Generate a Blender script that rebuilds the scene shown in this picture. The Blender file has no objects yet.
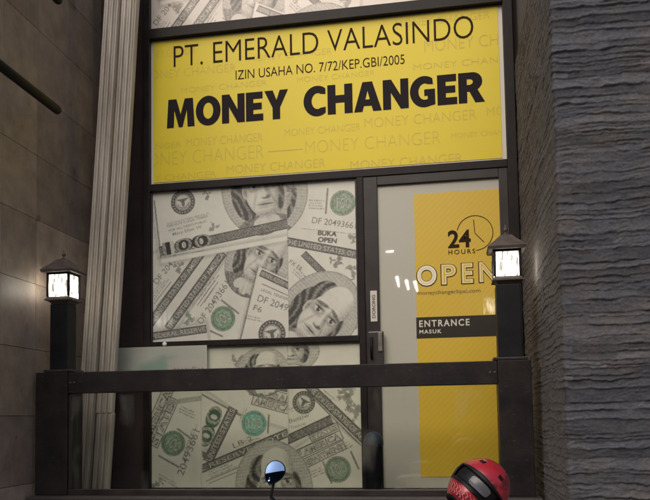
import bpy, bmesh, math, random
import numpy as np
from mathutils import Vector, Matrix

# ------------------------------------------------------------------ scene, camera, sky, sun, exposure
scene = bpy.context.scene
col = scene.collection
EYE = 1.45                                   # camera height above the street; z = 0 is eye level in this file

cam_data = bpy.data.cameras.new('camera')
cam = bpy.data.objects.new('camera', cam_data)
col.objects.link(cam)
_r = (0.98370, 0.17921, -0.01498)            # camera right, down and forward axes in the world
_d = (-0.02722, 0.06607, -0.99744)
_f = (-0.17776, 0.98159, 0.06987)
_f = Vector(_f).normalized()
_r = Vector(_r); _r = (_r - _f * _r.dot(_f)).normalized()
_u = _r.cross(_f)
cam.matrix_world = Matrix(((_r.x, _u.x, -_f.x, 0.0), (_r.y, _u.y, -_f.y, -5.3), (_r.z, _u.z, -_f.z, 0.0), (0, 0, 0, 1)))
cam_data.sensor_fit = 'HORIZONTAL'
cam_data.sensor_width = 36.0
cam_data.lens = 43.45
cam_data.shift_x = 0.0278
cam_data.shift_y = 0.1749
cam_data.clip_start = 0.05
cam_data.clip_end = 2000.0
scene.camera = cam

SUN_DIR = Vector((-0.20, -0.78, 0.60)).normalized()       # towards the light
world = bpy.data.worlds.new('World')
scene.world = world
world.use_nodes = True
wn = world.node_tree
sky = wn.nodes.new('ShaderNodeTexSky')
sky.sky_type = 'NISHITA'
sky.sun_disc = False
sky.sun_elevation = math.asin(SUN_DIR.z)
sky.sun_rotation = math.atan2(SUN_DIR.x, SUN_DIR.y)
sky.air_density = 1.0
sky.dust_density = 4.0
bgn = wn.nodes['Background']
wn.links.new(sky.outputs['Color'], bgn.inputs['Color'])
bgn.inputs['Strength'].default_value = 0.06

sun_data = bpy.data.lights.new('sun', 'SUN')
sun_data.energy = 1.35
sun_data.angle = math.radians(85)
sun_data.color = (1.0, 0.925, 0.85)
sun = bpy.data.objects.new('sun', sun_data)
sun.rotation_euler = SUN_DIR.to_track_quat('Z', 'Y').to_euler()
sun.location = (0.5, -12, 9)
col.objects.link(sun)

scene.view_settings.view_transform = 'Standard'
scene.view_settings.look = 'None'
scene.view_settings.exposure = 0.95
scene.view_settings.gamma = 1.0
scene.view_settings.use_curve_mapping = False
scene.render.engine = 'CYCLES'
scene.cycles.use_denoising = True
scene.cycles.max_bounces = 8
scene.cycles.transparent_max_bounces = 12

rng = random.Random(7)
nrs = np.random.RandomState(11)

# ------------------------------------------------------------------ helpers
def tag(o, label=None, cat=None, group=None, kind=None):
    if label: o['label'] = label
    if cat: o['category'] = cat
    if group: o['group'] = group
    if kind: o['kind'] = kind
    return o

def empty(name, loc=(0, 0, 0), label=None, cat=None, group=None):
    o = bpy.data.objects.new(name, None)
    o.empty_display_size = 0.1
    o.location = loc
    col.objects.link(o)
    return tag(o, label, cat, group)

def link_mesh(name, me, mat=None, parent=None, smooth=False):
    """mesh data is in world coordinates; a child is shifted back by its parent's place"""
    o = bpy.data.objects.new(name, me)
    col.objects.link(o)
    if mat is not None:
        for m in (mat if isinstance(mat, (list, tuple)) else [mat]):
            me.materials.append(m)
    if smooth:
        me.polygons.foreach_set('use_smooth', [True] * len(me.polygons))
    if parent is not None:
        o.parent = parent
        w = Vector((0, 0, 0)); p = parent
        while p is not None:
            w += Vector(p.location); p = p.parent
        me.transform(Matrix.Translation(-w))
    return o

def from_bm(name, bm, mat=None, parent=None, smooth=False):
    me = bpy.data.meshes.new(name)
    bmesh.ops.recalc_face_normals(bm, faces=bm.faces)
    bm.to_mesh(me); bm.free()
    return link_mesh(name, me, mat, parent, smooth)

def box(bm, x0, x1, y0, y1, z0, z1, bev=0.0, seg=2):
    t = bmesh.new()
    bmesh.ops.create_cube(t, size=1.0)
    for v in t.verts:
        v.co = Vector(((x0 + x1) / 2 + v.co.x * (x1 - x0), (y0 + y1) / 2 + v.co.y * (y1 - y0), (z0 + z1) / 2 + v.co.z * (z1 - z0)))
    if bev > 0:
        bmesh.ops.bevel(t, geom=list(t.edges), offset=bev, segments=seg, profile=0.6, affect='EDGES')
    me = bpy.data.meshes.new('t'); t.to_mesh(me); t.free()
    bm.from_mesh(me); bpy.data.meshes.remove(me)

def tube(bm, pts, rad, n=12, caps=True):
    pts = [Vector(p) for p in pts]
    rads = rad if isinstance(rad, (list, tuple)) else [rad] * len(pts)
    rings = []
    ref = None
    for i, p in enumerate(pts):
        d = (pts[min(i + 1, len(pts) - 1)] - pts[max(i - 1, 0)]).normalized()
        if ref is None:
            ref = d.orthogonal().normalized()
        ref = (ref - d * ref.dot(d)).normalized()
        b = d.cross(ref)
        rings.append([bm.verts.new(p + (ref * math.cos(2 * math.pi * k / n) + b * math.sin(2 * math.pi * k / n)) * rads[i]) for k in range(n)])
    for a, b in zip(rings[:-1], rings[1:]):
        for k in range(n):
            bm.faces.new((a[k], a[(k + 1) % n], b[(k + 1) % n], b[k]))
    if caps:
        bm.faces.new(list(reversed(rings[0]))); bm.faces.new(rings[-1])

def lathe(bm, c, prof, n=24, sides=None):
    """prof: (radius, z) from bottom to top"""
    rings = []
    for r, z in prof:
        rings.append([bm.verts.new((c[0] + r * math.cos(2 * math.pi * k / n), c[1] + r * math.sin(2 * math.pi * k / n), c[2] + z)) for k in range(n)])
    for a, b in zip(rings[:-1], rings[1:]):
        for k in range(n):
            bm.faces.new((a[k], a[(k + 1) % n], b[(k + 1) % n], b[k]))
    bm.faces.new(list(reversed(rings[0]))); bm.faces.new(rings[-1])

def frustum(bm, cx, cy, z0, w0, z1, w1):
    """square section, half widths w0 and w1"""
    a = [bm.verts.new((cx + sx * w0, cy + sy * w0, z0)) for sx, sy in ((-1, -1), (1, -1), (1, 1), (-1, 1))]
    b = [bm.verts.new((cx + sx * w1, cy + sy * w1, z1)) for sx, sy in ((-1, -1), (1, -1), (1, 1), (-1, 1))]
    for k in range(4):
        bm.faces.new((a[k], a[(k + 1) % 4], b[(k + 1) % 4], b[k]))
    bm.faces.new(list(reversed(a))); bm.faces.new(b)

# ------------------------------------------------------------------ materials
def mat_base(name):
    m = bpy.data.materials.new(name); m.use_nodes = True
    return m, m.node_tree, m.node_tree.nodes['Principled BSDF']

def mat(name, c, rough=0.5, metal=0.0, coat=0.0, c2=None, scale=6.0, detail=6.0, bump=0.0, bscale=60.0, stretch=(1, 1, 1), spec=0.5, lo=0.35, hi=0.65):
    m, nt, b = mat_base(name)
    b.inputs['Base Color'].default_value = (*c, 1)
    b.inputs['Roughness'].default_value = rough
    b.inputs['Metallic'].default_value = metal
    b.inputs['Specular IOR Level'].default_value = spec
    if coat:
        b.inputs['Coat Weight'].default_value = coat
        b.inputs['Coat Roughness'].default_value = 0.04
    tc = nt.nodes.new('ShaderNodeTexCoord'); mp = nt.nodes.new('ShaderNodeMapping')
    mp.inputs['Scale'].default_value = stretch
    nt.links.new(tc.outputs['Object'], mp.inputs['Vector'])
    if c2 is not None:
        n = nt.nodes.new('ShaderNodeTexNoise'); n.inputs['Scale'].default_value = scale; n.inputs['Detail'].default_value = detail
        n.inputs['Roughness'].default_value = 0.62
        nt.links.new(mp.outputs[0], n.inputs['Vector'])
        r = nt.nodes.new('ShaderNodeMapRange'); r.inputs[1].default_value = lo; r.inputs[2].default_value = hi
        nt.links.new(n.outputs['Fac'], r.inputs[0])
        mx = nt.nodes.new('ShaderNodeMix'); mx.data_type = 'RGBA'
        mx.inputs[6].default_value = (*c, 1); mx.inputs[7].default_value = (*c2, 1)
        nt.links.new(r.outputs[0], mx.inputs[0]); nt.links.new(mx.outputs[2], b.inputs['Base Color'])
        rr = nt.nodes.new('ShaderNodeMapRange'); rr.inputs[3].default_value = max(rough - 0.1, 0.03); rr.inputs[4].default_value = min(rough + 0.12, 1)
        nt.links.new(n.outputs['Fac'], rr.inputs[0]); nt.links.new(rr.outputs[0], b.inputs['Roughness'])
    if bump:
        n2 = nt.nodes.new('ShaderNodeTexNoise'); n2.inputs['Scale'].default_value = bscale; n2.inputs['Detail'].default_value = 8
        nt.links.new(mp.outputs[0], n2.inputs['Vector'])
        bp = nt.nodes.new('ShaderNodeBump'); bp.inputs['Strength'].default_value = bump; bp.inputs['Distance'].default_value = 0.01
        nt.links.new(n2.outputs['Fac'], bp.inputs['Height']); nt.links.new(bp.outputs[0], b.inputs['Normal'])
    return m

M = {}
M['frame'] = mat('dark_frame_metal', (0.008, 0.006, 0.006), 0.45, c2=(0.017, 0.013, 0.013), scale=9, bump=0.05, spec=0.2)
M['frame2'] = mat('dark_stile_metal', (0.015, 0.012, 0.013), 0.38, c2=(0.034, 0.028, 0.027), scale=5, spec=0.35)
M['rail'] = mat('rail_metal', (0.009, 0.007, 0.008), 0.50, c2=(0.020, 0.016, 0.016), scale=7, bump=0.08, bscale=25, spec=0.22)
M['black'] = mat('black_metal', (0.004, 0.004, 0.006), 0.45, c2=(0.009, 0.009, 0.012), scale=9, bump=0.05, spec=0.22)
M['bronze'] = mat('bronze_roof_metal', (0.060, 0.046, 0.040), 0.6, c2=(0.10, 0.080, 0.070), scale=24, bump=0.15)
M['chrome'] = mat('bright_metal', (0.6, 0.6, 0.6), 0.25, metal=1.0)
M['knob'] = mat('white_knob_plastic', (0.8, 0.78, 0.72), 0.3)
M['backwall'] = mat('dark_render', (0.032, 0.023, 0.023), 0.8, spec=0.2, c2=(0.046, 0.034, 0.033), scale=3.5, bump=0.2)
M['backwall_low'] = M['backwall']
M['column'] = mat('pale_fluted_board', (0.60, 0.54, 0.46), 0.5, c2=(0.36, 0.315, 0.255), scale=2.6, stretch=(6, 6, 0.6), bump=0.12, bscale=40)
M['concrete'] = mat('concrete_floor', (0.10, 0.09, 0.08), 0.85, c2=(0.14, 0.125, 0.115), scale=4, bump=0.3)
M['plinth'] = mat('plinth_stone', (0.030, 0.025, 0.025), 0.6, c2=(0.045, 0.037, 0.037), scale=6, bump=0.2)
M['asphalt'] = mat('asphalt', (0.045, 0.045, 0.046), 0.9, c2=(0.06, 0.06, 0.06), scale=20, bump=0.4)
M['paving'] = mat('pavement', (0.15, 0.14, 0.13), 0.85, c2=(0.2, 0.19, 0.175), scale=5, bump=0.3)
M['white_line'] = mat('road_paint', (0.7, 0.7, 0.68), 0.7)
M['white_print'] = mat('white_print', (0.62, 0.58, 0.50), 0.45, coat=0.3)
M['ink'] = mat('black_ink', (0.016, 0.011, 0.014), 0.6, spec=0.1)
M['brown_ink'] = mat('brown_ink', (0.030, 0.016, 0.008), 0.6, spec=0.08)
M['ghost'] = mat('pale_ink', (0.58, 0.44, 0.040), 0.5)
M['strip'] = mat('charcoal_print', (0.030, 0.026, 0.020), 0.5, spec=0.2)
M['cream_ink'] = mat('cream_ink', (0.80, 0.76, 0.62), 0.5)
M['straw_ink'] = mat('straw_ink', (.74, .62, .30), .5)
M['olive_ink'] = mat('olive_ink', (0.22, 0.15, 0.03), 0.5)
M['rubber'] = mat('rubber', (0.02, 0.02, 0.02), 0.85, bump=0.2)
M['red'] = mat('red_lacquer', (0.34, 0.014, 0.024), 0.32, coat=0.35, c2=(0.11, 0.006, 0.010), scale=9, lo=.52, hi=.60, bump=.05, stretch=(1, 1, 2.2))
M['blue'] = mat('blue_lacquer', (0.030, 0.048, 0.080), 0.5, spec=.3, c2=(0.018, 0.03, 0.05), scale=14)
M['lens'] = mat('smoke_lens', (0.085, 0.085, 0.095), 0.35, coat=0.15)
M['screw'] = mat('dull_screw_metal', (.10, .09, .085), .5, metal=.6)
M['mirror'] = mat('mirror_glass', (0.065, 0.105, 0.20), 0.03, metal=1.0)
M['foam'] = mat('black_lining', (0.012, 0.012, 0.014), 0.9, bump=0.2)
M['pale'] = mat('pale_strap', (0.5, 0.47, 0.44), 0.6)
M['pink'] = mat('pale_red_mark', (0.46, 0.14, 0.15), 0.5)
M['body_paint'] = mat('scooter_paint', (0.05, 0.055, 0.07), 0.25, coat=0.8, c2=(0.06, 0.065, 0.08))

def glass_mat():
    m, nt, b = mat_base('clear_glass')
    nt.nodes.remove(b)
    out = nt.nodes['Material Output']
    tr = nt.nodes.new('ShaderNodeBsdfTransparent'); tr.inputs['Color'].default_value = (0.95, 0.96, 0.94, 1)
    gl = nt.nodes.new('ShaderNodeBsdfGlossy'); gl.inputs['Roughness'].default_value = 0.02
    fr = nt.nodes.new('ShaderNodeFresnel'); fr.inputs['IOR'].default_value = 1.32
    mx = nt.nodes.new('ShaderNodeMixShader')
    nt.links.new(fr.outputs[0], mx.inputs[0]); nt.links.new(tr.outputs[0], mx.inputs[1]); nt.links.new(gl.outputs[0], mx.inputs[2])
    # a film of dust, thicker in smears
    tc = nt.nodes.new('ShaderNodeTexCoord'); mp = nt.nodes.new('ShaderNodeMapping'); mp.inputs['Scale'].default_value = (1, 1, 0.35)
    no = nt.nodes.new('ShaderNodeTexNoise'); no.inputs['Scale'].default_value = 6; no.inputs['Detail'].default_value = 7
    nt.links.new(tc.outputs['Object'], mp.inputs[0]); nt.links.new(mp.outputs[0], no.inputs['Vector'])
    rg = nt.nodes.new('ShaderNodeMapRange'); rg.inputs[1].default_value = 0.56; rg.inputs[2].default_value = 0.75; rg.inputs[3].default_value = 0.0; rg.inputs[4].default_value = 0.10
    nt.links.new(no.outputs['Fac'], rg.inputs[0])
    df = nt.nodes.new('ShaderNodeBsdfDiffuse'); df.inputs['Color'].default_value = (0.5, 0.48, 0.42, 1)
    m2 = nt.nodes.new('ShaderNodeMixShader')
    nt.links.new(rg.outputs[0], m2.inputs[0]); nt.links.new(mx.outputs[0], m2.inputs[1]); nt.links.new(df.outputs[0], m2.inputs[2])
    nt.links.new(m2.outputs[0], out.inputs['Surface'])
    return m
M['glass'] = glass_mat()

def banner_mat(name, c, c2, stripes=False):
    m, nt, b = mat_base(name)
    b.inputs['Roughness'].default_value = 0.42
    b.inputs['Coat Weight'].default_value = 0.7
    b.inputs['Coat Roughness'].default_value = 0.02
    tc = nt.nodes.new('ShaderNodeTexCoord')
    n = nt.nodes.new('ShaderNodeTexNoise'); n.inputs['Scale'].default_value = 1.6; n.inputs['Detail'].default_value = 5
    nt.links.new(tc.outputs['Object'], n.inputs['Vector'])
    mx = nt.nodes.new('ShaderNodeMix'); mx.data_type = 'RGBA'
    mx.inputs[6].default_value = (*c, 1); mx.inputs[7].default_value = (*c2, 1)
    if stripes:
        sp = nt.nodes.new('ShaderNodeSeparateXYZ'); nt.links.new(tc.outputs['Object'], sp.inputs[0])
        su = nt.nodes.new('ShaderNodeMath'); su.operation = 'SUBTRACT'
        nt.links.new(sp.outputs['Z'], su.inputs[0]); nt.links.new(sp.outputs['X'], su.inputs[1])
        ml = nt.nodes.new('ShaderNodeMath'); ml.operation = 'MULTIPLY'; ml.inputs[1].default_value = 2 * math.pi / 0.041
        nt.links.new(su.outputs[0], ml.inputs[0])
        sn = nt.nodes.new('ShaderNodeMath'); sn.operation = 'SINE'; nt.links.new(ml.outputs[0], sn.inputs[0])
        rg = nt.nodes.new('ShaderNodeMapRange'); rg.inputs[1].default_value = 0.2; rg.inputs[2].default_value = 0.6; rg.inputs[3].default_value = 0; rg.inputs[4].default_value = 0.32
        nt.links.new(sn.outputs[0], rg.inputs[0])
        ad = nt.nodes.new('ShaderNodeMath'); ad.operation = 'MULTIPLY_ADD'; ad.inputs[1].default_value = 0.5
        nt.links.new(n.outputs['Fac'], ad.inputs[0]); nt.links.new(rg.outputs[0], ad.inputs[2])
        nt.links.new(ad.outputs[0], mx.inputs[0])
    else:
        nt.links.new(n.outputs['Fac'], mx.inputs[0])
    nt.links.new(mx.outputs[2], b.inputs['Base Color'])
    # slight waviness of the stuck-on film
    n2 = nt.nodes.new('ShaderNodeTexNoise'); n2.inputs['Scale'].default_value = 5
    nt.links.new(tc.outputs['Object'], n2.inputs['Vector'])
    bp = nt.nodes.new('ShaderNodeBump'); bp.inputs['Strength'].default_value = 0.12; bp.inputs['Distance'].default_value = 0.01
    nt.links.new(n2.outputs['Fac'], bp.inputs['Height']); nt.links.new(bp.outputs[0], b.inputs['Normal'])
    return m
M['banner'] = banner_mat('yellow_banner_film', (0.75, 0.60, 0.040), (0.68, 0.54, 0.036))
M['sticker'] = banner_mat('yellow_door_film', (0.66, 0.45, 0.035), (0.58, 0.385, 0.030), True)
M['film'] = banner_mat('frosted_film', (0.48, 0.465, 0.395), (0.42, 0.41, 0.345))
M['banner'].node_tree.nodes['Principled BSDF'].inputs['Coat Weight'].default_value = 0.12
M['banner'].node_tree.nodes['Principled BSDF'].inputs['Coat Roughness'].default_value = 0.25
M['banner'].node_tree.nodes['Principled BSDF'].inputs['Specular IOR Level'].default_value = 0.2

def attr_mat(name, attr, rough, coat=0.0, noise=0.0, nscale=30.0, bump=0.0, rgain=None):
    m, nt, b = mat_base(name)
    b.inputs['Roughness'].default_value = rough
    if coat:
        b.inputs['Coat Weight'].default_value = coat; b.inputs['Coat Roughness'].default_value = 0.05
    at = nt.nodes.new('ShaderNodeAttribute'); at.attribute_name = attr
    outc = at.outputs['Color']
    tc = nt.nodes.new('ShaderNodeTexCoord')
    if noise:
        n = nt.nodes.new('ShaderNodeTexNoise'); n.inputs['Scale'].default_value = nscale; n.inputs['Detail'].default_value = 8; n.inputs['Roughness'].default_value = 0.65
        nt.links.new(tc.outputs['Object'], n.inputs['Vector'])
        rg = nt.nodes.new('ShaderNodeMapRange'); rg.inputs[1].default_value = 0.25; rg.inputs[2].default_value = 0.75
        rg.inputs[3].default_value = 1 - noise; rg.inputs[4].default_value = 1 + noise
        nt.links.new(n.outputs['Fac'], rg.inputs[0])
        mx = nt.nodes.new('ShaderNodeVectorMath'); mx.operation = 'SCALE'
        nt.links.new(outc, mx.inputs[0]); nt.links.new(rg.outputs[0], mx.inputs['Scale'])
        outc = mx.outputs[0]
        if bump:
            bp = nt.nodes.new('ShaderNodeBump'); bp.inputs['Strength'].default_value = bump; bp.inputs['Distance'].default_value = 0.006
            nt.links.new(n.outputs['Fac'], bp.inputs['Height']); nt.links.new(bp.outputs[0], b.inputs['Normal'])
    nt.links.new(outc, b.inputs['Base Color'])
    return m
M['print'] = attr_mat('banknote_print', 'ink', 0.4, coat=0.35, noise=0.05, nscale=3)
M['tile'] = attr_mat('stone_tile', 'tone', 0.50, noise=0.36, nscale=7, bump=.12)
M['slate'] = attr_mat('split_slate', 'tone', 0.9, noise=0.30, nscale=70, bump=0.9)
for k in ('slate',): M[k].node_tree.nodes['Principled BSDF'].inputs['Specular IOR Level'].default_value = 0.15

def pane_mat():
    """seeded lantern glass lit from within: bright with dark dribbles"""
    m, nt, b = mat_base('lit_seeded_glass')
    tc = nt.nodes.new('ShaderNodeTexCoord'); mp = nt.nodes.new('ShaderNodeMapping'); mp.inputs['Scale'].default_value = (1, 1, 0.20)
    nt.links.new(tc.outputs['Object'], mp.inputs[0])
    n = nt.nodes.new('ShaderNodeTexNoise'); n.inputs['Scale'].default_value = 58; n.inputs['Detail'].default_value = 2; n.inputs['Distortion'].default_value = 1.2
    nt.links.new(mp.outputs[0], n.inputs['Vector'])
    rg = nt.nodes.new('ShaderNodeMapRange'); rg.inputs[1].default_value = 0.38; rg.inputs[2].default_value = 0.60; rg.inputs[3].default_value = 0.12; rg.inputs[4].default_value = 9.0
    nt.links.new(n.outputs['Fac'], rg.inputs[0])
    b.inputs['Base Color'].default_value = (0.6, 0.58, 0.5, 1)
    b.inputs['Roughness'].default_value = 0.2
    b.inputs['Emission Color'].default_value = (1.0, 0.93, 0.78, 1)
    sp = nt.nodes.new('ShaderNodeSeparateXYZ'); nt.links.new(tc.outputs['Object'], sp.inputs[0])
    def math_(op, x, y):
        q = nt.nodes.new('ShaderNodeMath'); q.operation = op
        for k, w in ((0, x), (1, y)):
            if w is None: continue
            if isinstance(w, (int, float)): q.inputs[k].default_value = w
            else: nt.links.new(w, q.inputs[k])
        return q.outputs[0]
    d = math_('DIVIDE', math_('SUBTRACT', sp.outputs['Z'], 0.522), 0.052)
    glow = math_('POWER', 2.718, math_('MULTIPLY', math_('MULTIPLY', d, d), -1.0))
    nt.links.new(math_('MULTIPLY', rg.outputs[0], math_('ADD', math_('MULTIPLY', glow, 1.0), 0.08)), b.inputs['Emission Strength'])
    return m
M['pane'] = pane_mat()

# ------------------------------------------------------------------ lettering
_glyph = {}
def glyph_mesh(s, bold=0.0, spacing=1.0):
    """triangles of a line of text, cap height 1, starting at x = 0 -> (verts, tris, width)"""
    key = (s, bold, spacing)
    if key in _glyph: return _glyph[key]
    def conv(t):
        cu = bpy.data.curves.new('lettering_curve', 'FONT')
        cu.body = t; cu.size = 1.0; cu.offset = bold; cu.space_character = spacing; cu.resolution_u = 4
        ob = bpy.data.objects.new('lettering_curve', cu)
        col.objects.link(ob)
        dg = bpy.context.evaluated_depsgraph_get()
        me = bpy.data.meshes.new_from_object(ob.evaluated_get(dg))
        me.calc_loop_triangles()
        v = np.array([p.co[:2] for p in me.vertices], float).reshape(-1, 2)
        t_ = np.array([t.vertices[:] for t in me.loop_triangles], int).reshape(-1, 3)
        bpy.data.objects.remove(ob); bpy.data.curves.remove(cu); bpy.data.meshes.remove(me)
        return v, t_
    vh, _ = conv('H')
    cap, zb = np.ptp(vh[:, 1]), vh[:, 1].min()
    v, t = conv(s)
    x0 = v[:, 0].min()
    v = np.stack([(v[:, 0] - x0) / cap, (v[:, 1] - zb) / cap], 1)
    _glyph[key] = (v, t, v[:, 0].max())
    return _glyph[key]

def lettering(name, items, mat_, parent, y, rect=None):
    """items: (string, x0, x1, base z, cap height, boldness); one mesh of flat letters just proud of the plane y"""
    bm = bmesh.new()
    for it in items:
        s, x0, x1, z, h, bold = it[:6]
        rot = it[6] if len(it) > 6 else 0
        v, t, w = heavy_mesh(s) if bold == 'heavy' else glyph_mesh(s, bold, it[7] if len(it) > 7 else 1.0)
        sx = (x1 - x0) / w
        if rot:                                     # running upwards
            vs = [bm.verts.new((x0 - p[1] * h, y, z + p[0] * (x1 - x0) / w)) for p in v]
        else:
            vs = [bm.verts.new((x0 + p[0] * sx, y, z + p[1] * h)) for p in v]
        for a in t:
            try: bm.faces.new([vs[i] for i in a])
            except ValueError: pass
    if rect:
        for co, no in (((rect[0], 0, 0), (-1, 0, 0)), ((rect[1], 0, 0), (1, 0, 0)), ((0, 0, rect[2]), (0, 0, -1)), ((0, 0, rect[3]), (0, 0, 1))):
            bmesh.ops.bisect_plane(bm, geom=bm.verts[:] + bm.edges[:] + bm.faces[:], plane_co=co, plane_no=no, clear_outer=True)
    if not bm.faces:
        bm.free(); return None
    me = bpy.data.meshes.new(name)
    for f in bm.faces:
        f.normal_update()
        if f.normal.y > 0: f.normal_flip()
    bm.to_mesh(me); bm.free()
    return link_mesh(name, me, mat_, parent)

def _arc(cx, cy, rx, ry, a, b, n=22):
    return [(cx + rx * math.cos(math.radians(a + (b - a) * i / n)), cy + ry * math.sin(math.radians(a + (b - a) * i / n))) for i in range(n + 1)]
HEAVY = {
    'M': (1.20, [[(0, 0), (.07, 1), (.42, 1), (.60, .46), (.78, 1), (1.13, 1), (1.20, 0), (.90, 0), (.87, .60), (.68, 0), (.52, 0), (.33, .60), (.30, 0)]]),
    'O': (1.06, [_arc(.53, .5, .53, .52, 0, 342, 40), _arc(.53, .5, .215, .285, 0, 342, 40)]),
    'N': (.96, [[(0, 0), (0, 1), (.32, 1), (.66, .46), (.66, 1), (.96, 1), (.96, 0), (.66, 0), (.30, .56), (.30, 0)]]),
    'E': (.72, [[(0, 0), (0, 1), (.70, 1), (.70, .765), (.31, .765), (.31, .62), (.66, .62), (.66, .39), (.31, .39), (.31, .235), (.72, .235), (.72, 0)]]),
    'Y': (.98, [[(.335, 0), (.335, .40), (0, 1), (.35, 1), (.50, .66), (.64, 1), (.98, 1), (.645, .40), (.645, 0)]]),
    'C': (.88, [_arc(.53, .5, .53, .52, 52, 308, 36) + [(.86, .28)] + _arc(.55, .5, .235, .275, 300, 60, 26) + [(.86, .72)]]),
    'H': (.96, [[(0, 0), (0, 1), (.31, 1), (.31, .635), (.65, .635), (.65, 1), (.96, 1), (.96, 0), (.65, 0), (.65, .38), (.31, .38), (.31, 0)]]),
    'A': (1.05, [[(0, 0), (.335, 1), (.705, 1), (1.05, 0), (.725, 0), (.665, .19), (.375, .19), (.315, 0)], [(.435, .405), (.605, .405), (.52, .70)]]),
    'G': (.96, [_arc(.53, .5, .53, .52, 54, 288, 34) + [(.93, .055), (.93, .57), (.53, .57), (.53, .355), (.655, .355), (.655, .245)] + _arc(.55, .5, .235, .275, 285, 62, 26) + [(.86, .73)]]),
    'R': (.95, [[(0, 0), (0, 1), (.48, 1)] + _arc(.52, .70, .35, .30, 88, -40, 16) + [(.69, .425), (.95, 0), (.60, 0), (.40, .37), (.31, .37), (.31, 0)], [(.31, .59), (.43, .59), (.51, .63), (.535, .69), (.51, .75), (.43, .785), (.31, .785)]]),
}
def heavy_mesh(s, gap=.055):
    cu = bpy.data.curves.new('lettering_curve', 'CURVE'); cu.dimensions = '2D'; cu.fill_mode = 'BOTH'
    x = 0
    for ch in s:
        w, outs = HEAVY[ch]
        for out in outs:
            sp = cu.splines.new('POLY'); sp.points.add(len(out) - 1); sp.use_cyclic_u = True
            for q, (a, b) in zip(sp.points, out): q.co = (a + x, b, 0, 1)
        x += w + gap
    ob = bpy.data.objects.new('lettering_curve', cu); col.objects.link(ob)
    me = bpy.data.meshes.new_from_object(ob.evaluated_get(bpy.context.evaluated_depsgraph_get()))
    me.calc_loop_triangles()
    v = np.array([q.co[:2] for q in me.vertices]); t = np.array([q.vertices[:] for q in me.loop_triangles])
    bpy.data.objects.remove(ob); bpy.data.curves.remove(cu); bpy.data.meshes.remove(me)
    return v, t, x - gap

def scuffed(m, c, amount, scale=(3, 3, 14)):
    nt = m.node_tree; b = nt.nodes['Principled BSDF']
    src = b.inputs['Base Color'].links[0].from_socket
    tc = nt.nodes.new('ShaderNodeTexCoord'); mp = nt.nodes.new('ShaderNodeMapping'); mp.inputs['Scale'].default_value = scale
    mp.inputs['Rotation'].default_value = (0.2, 0.5, 0.3)
    n = nt.nodes.new('ShaderNodeTexNoise'); n.inputs['Scale'].default_value = 9; n.inputs['Detail'].default_value = 9; n.inputs['Roughness'].default_value = .7
    nt.links.new(tc.outputs['Object'], mp.inputs[0]); nt.links.new(mp.outputs[0], n.inputs['Vector'])
    r = nt.nodes.new('ShaderNodeMapRange'); r.inputs[1].default_value = .60; r.inputs[2].default_value = .74; r.inputs[4].default_value = amount
    nt.links.new(n.outputs['Fac'], r.inputs[0])
    mx = nt.nodes.new('ShaderNodeMix'); mx.data_type = 'RGBA'; mx.inputs[7].default_value = (*c, 1)
    nt.links.new(r.outputs[0], mx.inputs[0]); nt.links.new(src, mx.inputs[6]); nt.links.new(mx.outputs[2], b.inputs['Base Color'])
scuffed(M['rail'], (.12, .105, .095), .6)
scuffed(M['frame'], (.07, .06, .055), .5)
scuffed(M['tile'], (.36, .31, .26), .35, (1, 1, .5))
scuffed(M['tile'], (.035, .024, .020), .8, (.75, .8, .55))

def by_word(it):
    """split one line of lettering into its words, each keeping its place on the line"""
    s, x0, x1, z, h, bold = it[:6]
    full = glyph_mesh(s, bold)[2]; out = []; k = (x1 - x0) / full; pos = 0
    for w in s.split(' '):
        lead = s[:s.index(w, pos)]; pos = len(lead) + len(w)
        wid = glyph_mesh(w, bold)[2]
        end = glyph_mesh(lead + w, bold)[2]
        out.append((w, x0 + (end - wid) * k, x0 + end * k, z, h, bold))
    return out

# ------------------------------------------------------------------ the banknote prints, drawn in plan as ink on paper
PAPER = np.array((0.64, 0.632, 0.555)); INK = np.array((0.040, 0.038, 0.034))
GREEN = np.array((0.10, 0.17, 0.105)); TEAL = np.array((0.10, 0.24, 0.19)); GREY = np.array((0.15, 0.15, 0.125)); HALF = np.array((0.34, 0.335, 0.27))
INKS = {'k': INK * 2.6, 'K': INK, 'g': GREY, 's': GREY * 1.1, 'G': GREEN, 't': TEAL, 'h': HALF}

def value_noise(h, w, cell, rs):
    gh, gw = int(h / cell) + 3, int(w / cell) + 3
    g = rs.rand(gh, gw)
    y = np.arange(h) / cell; x = np.arange(w) / cell
    yi = y.astype(int); xi = x.astype(int)
    fy = (y - yi)[:, None]; fx = (x - xi)[None, :]
    fy = fy * fy * (3 - 2 * fy); fx = fx * fx * (3 - 2 * fx)
    a = g[yi][:, xi]; b = g[yi][:, xi + 1]; c = g[yi + 1][:, xi]; d = g[yi + 1][:, xi + 1]
    return (a * (1 - fx) + b * fx) * (1 - fy) + (c * (1 - fx) + d * fx) * fy

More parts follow.
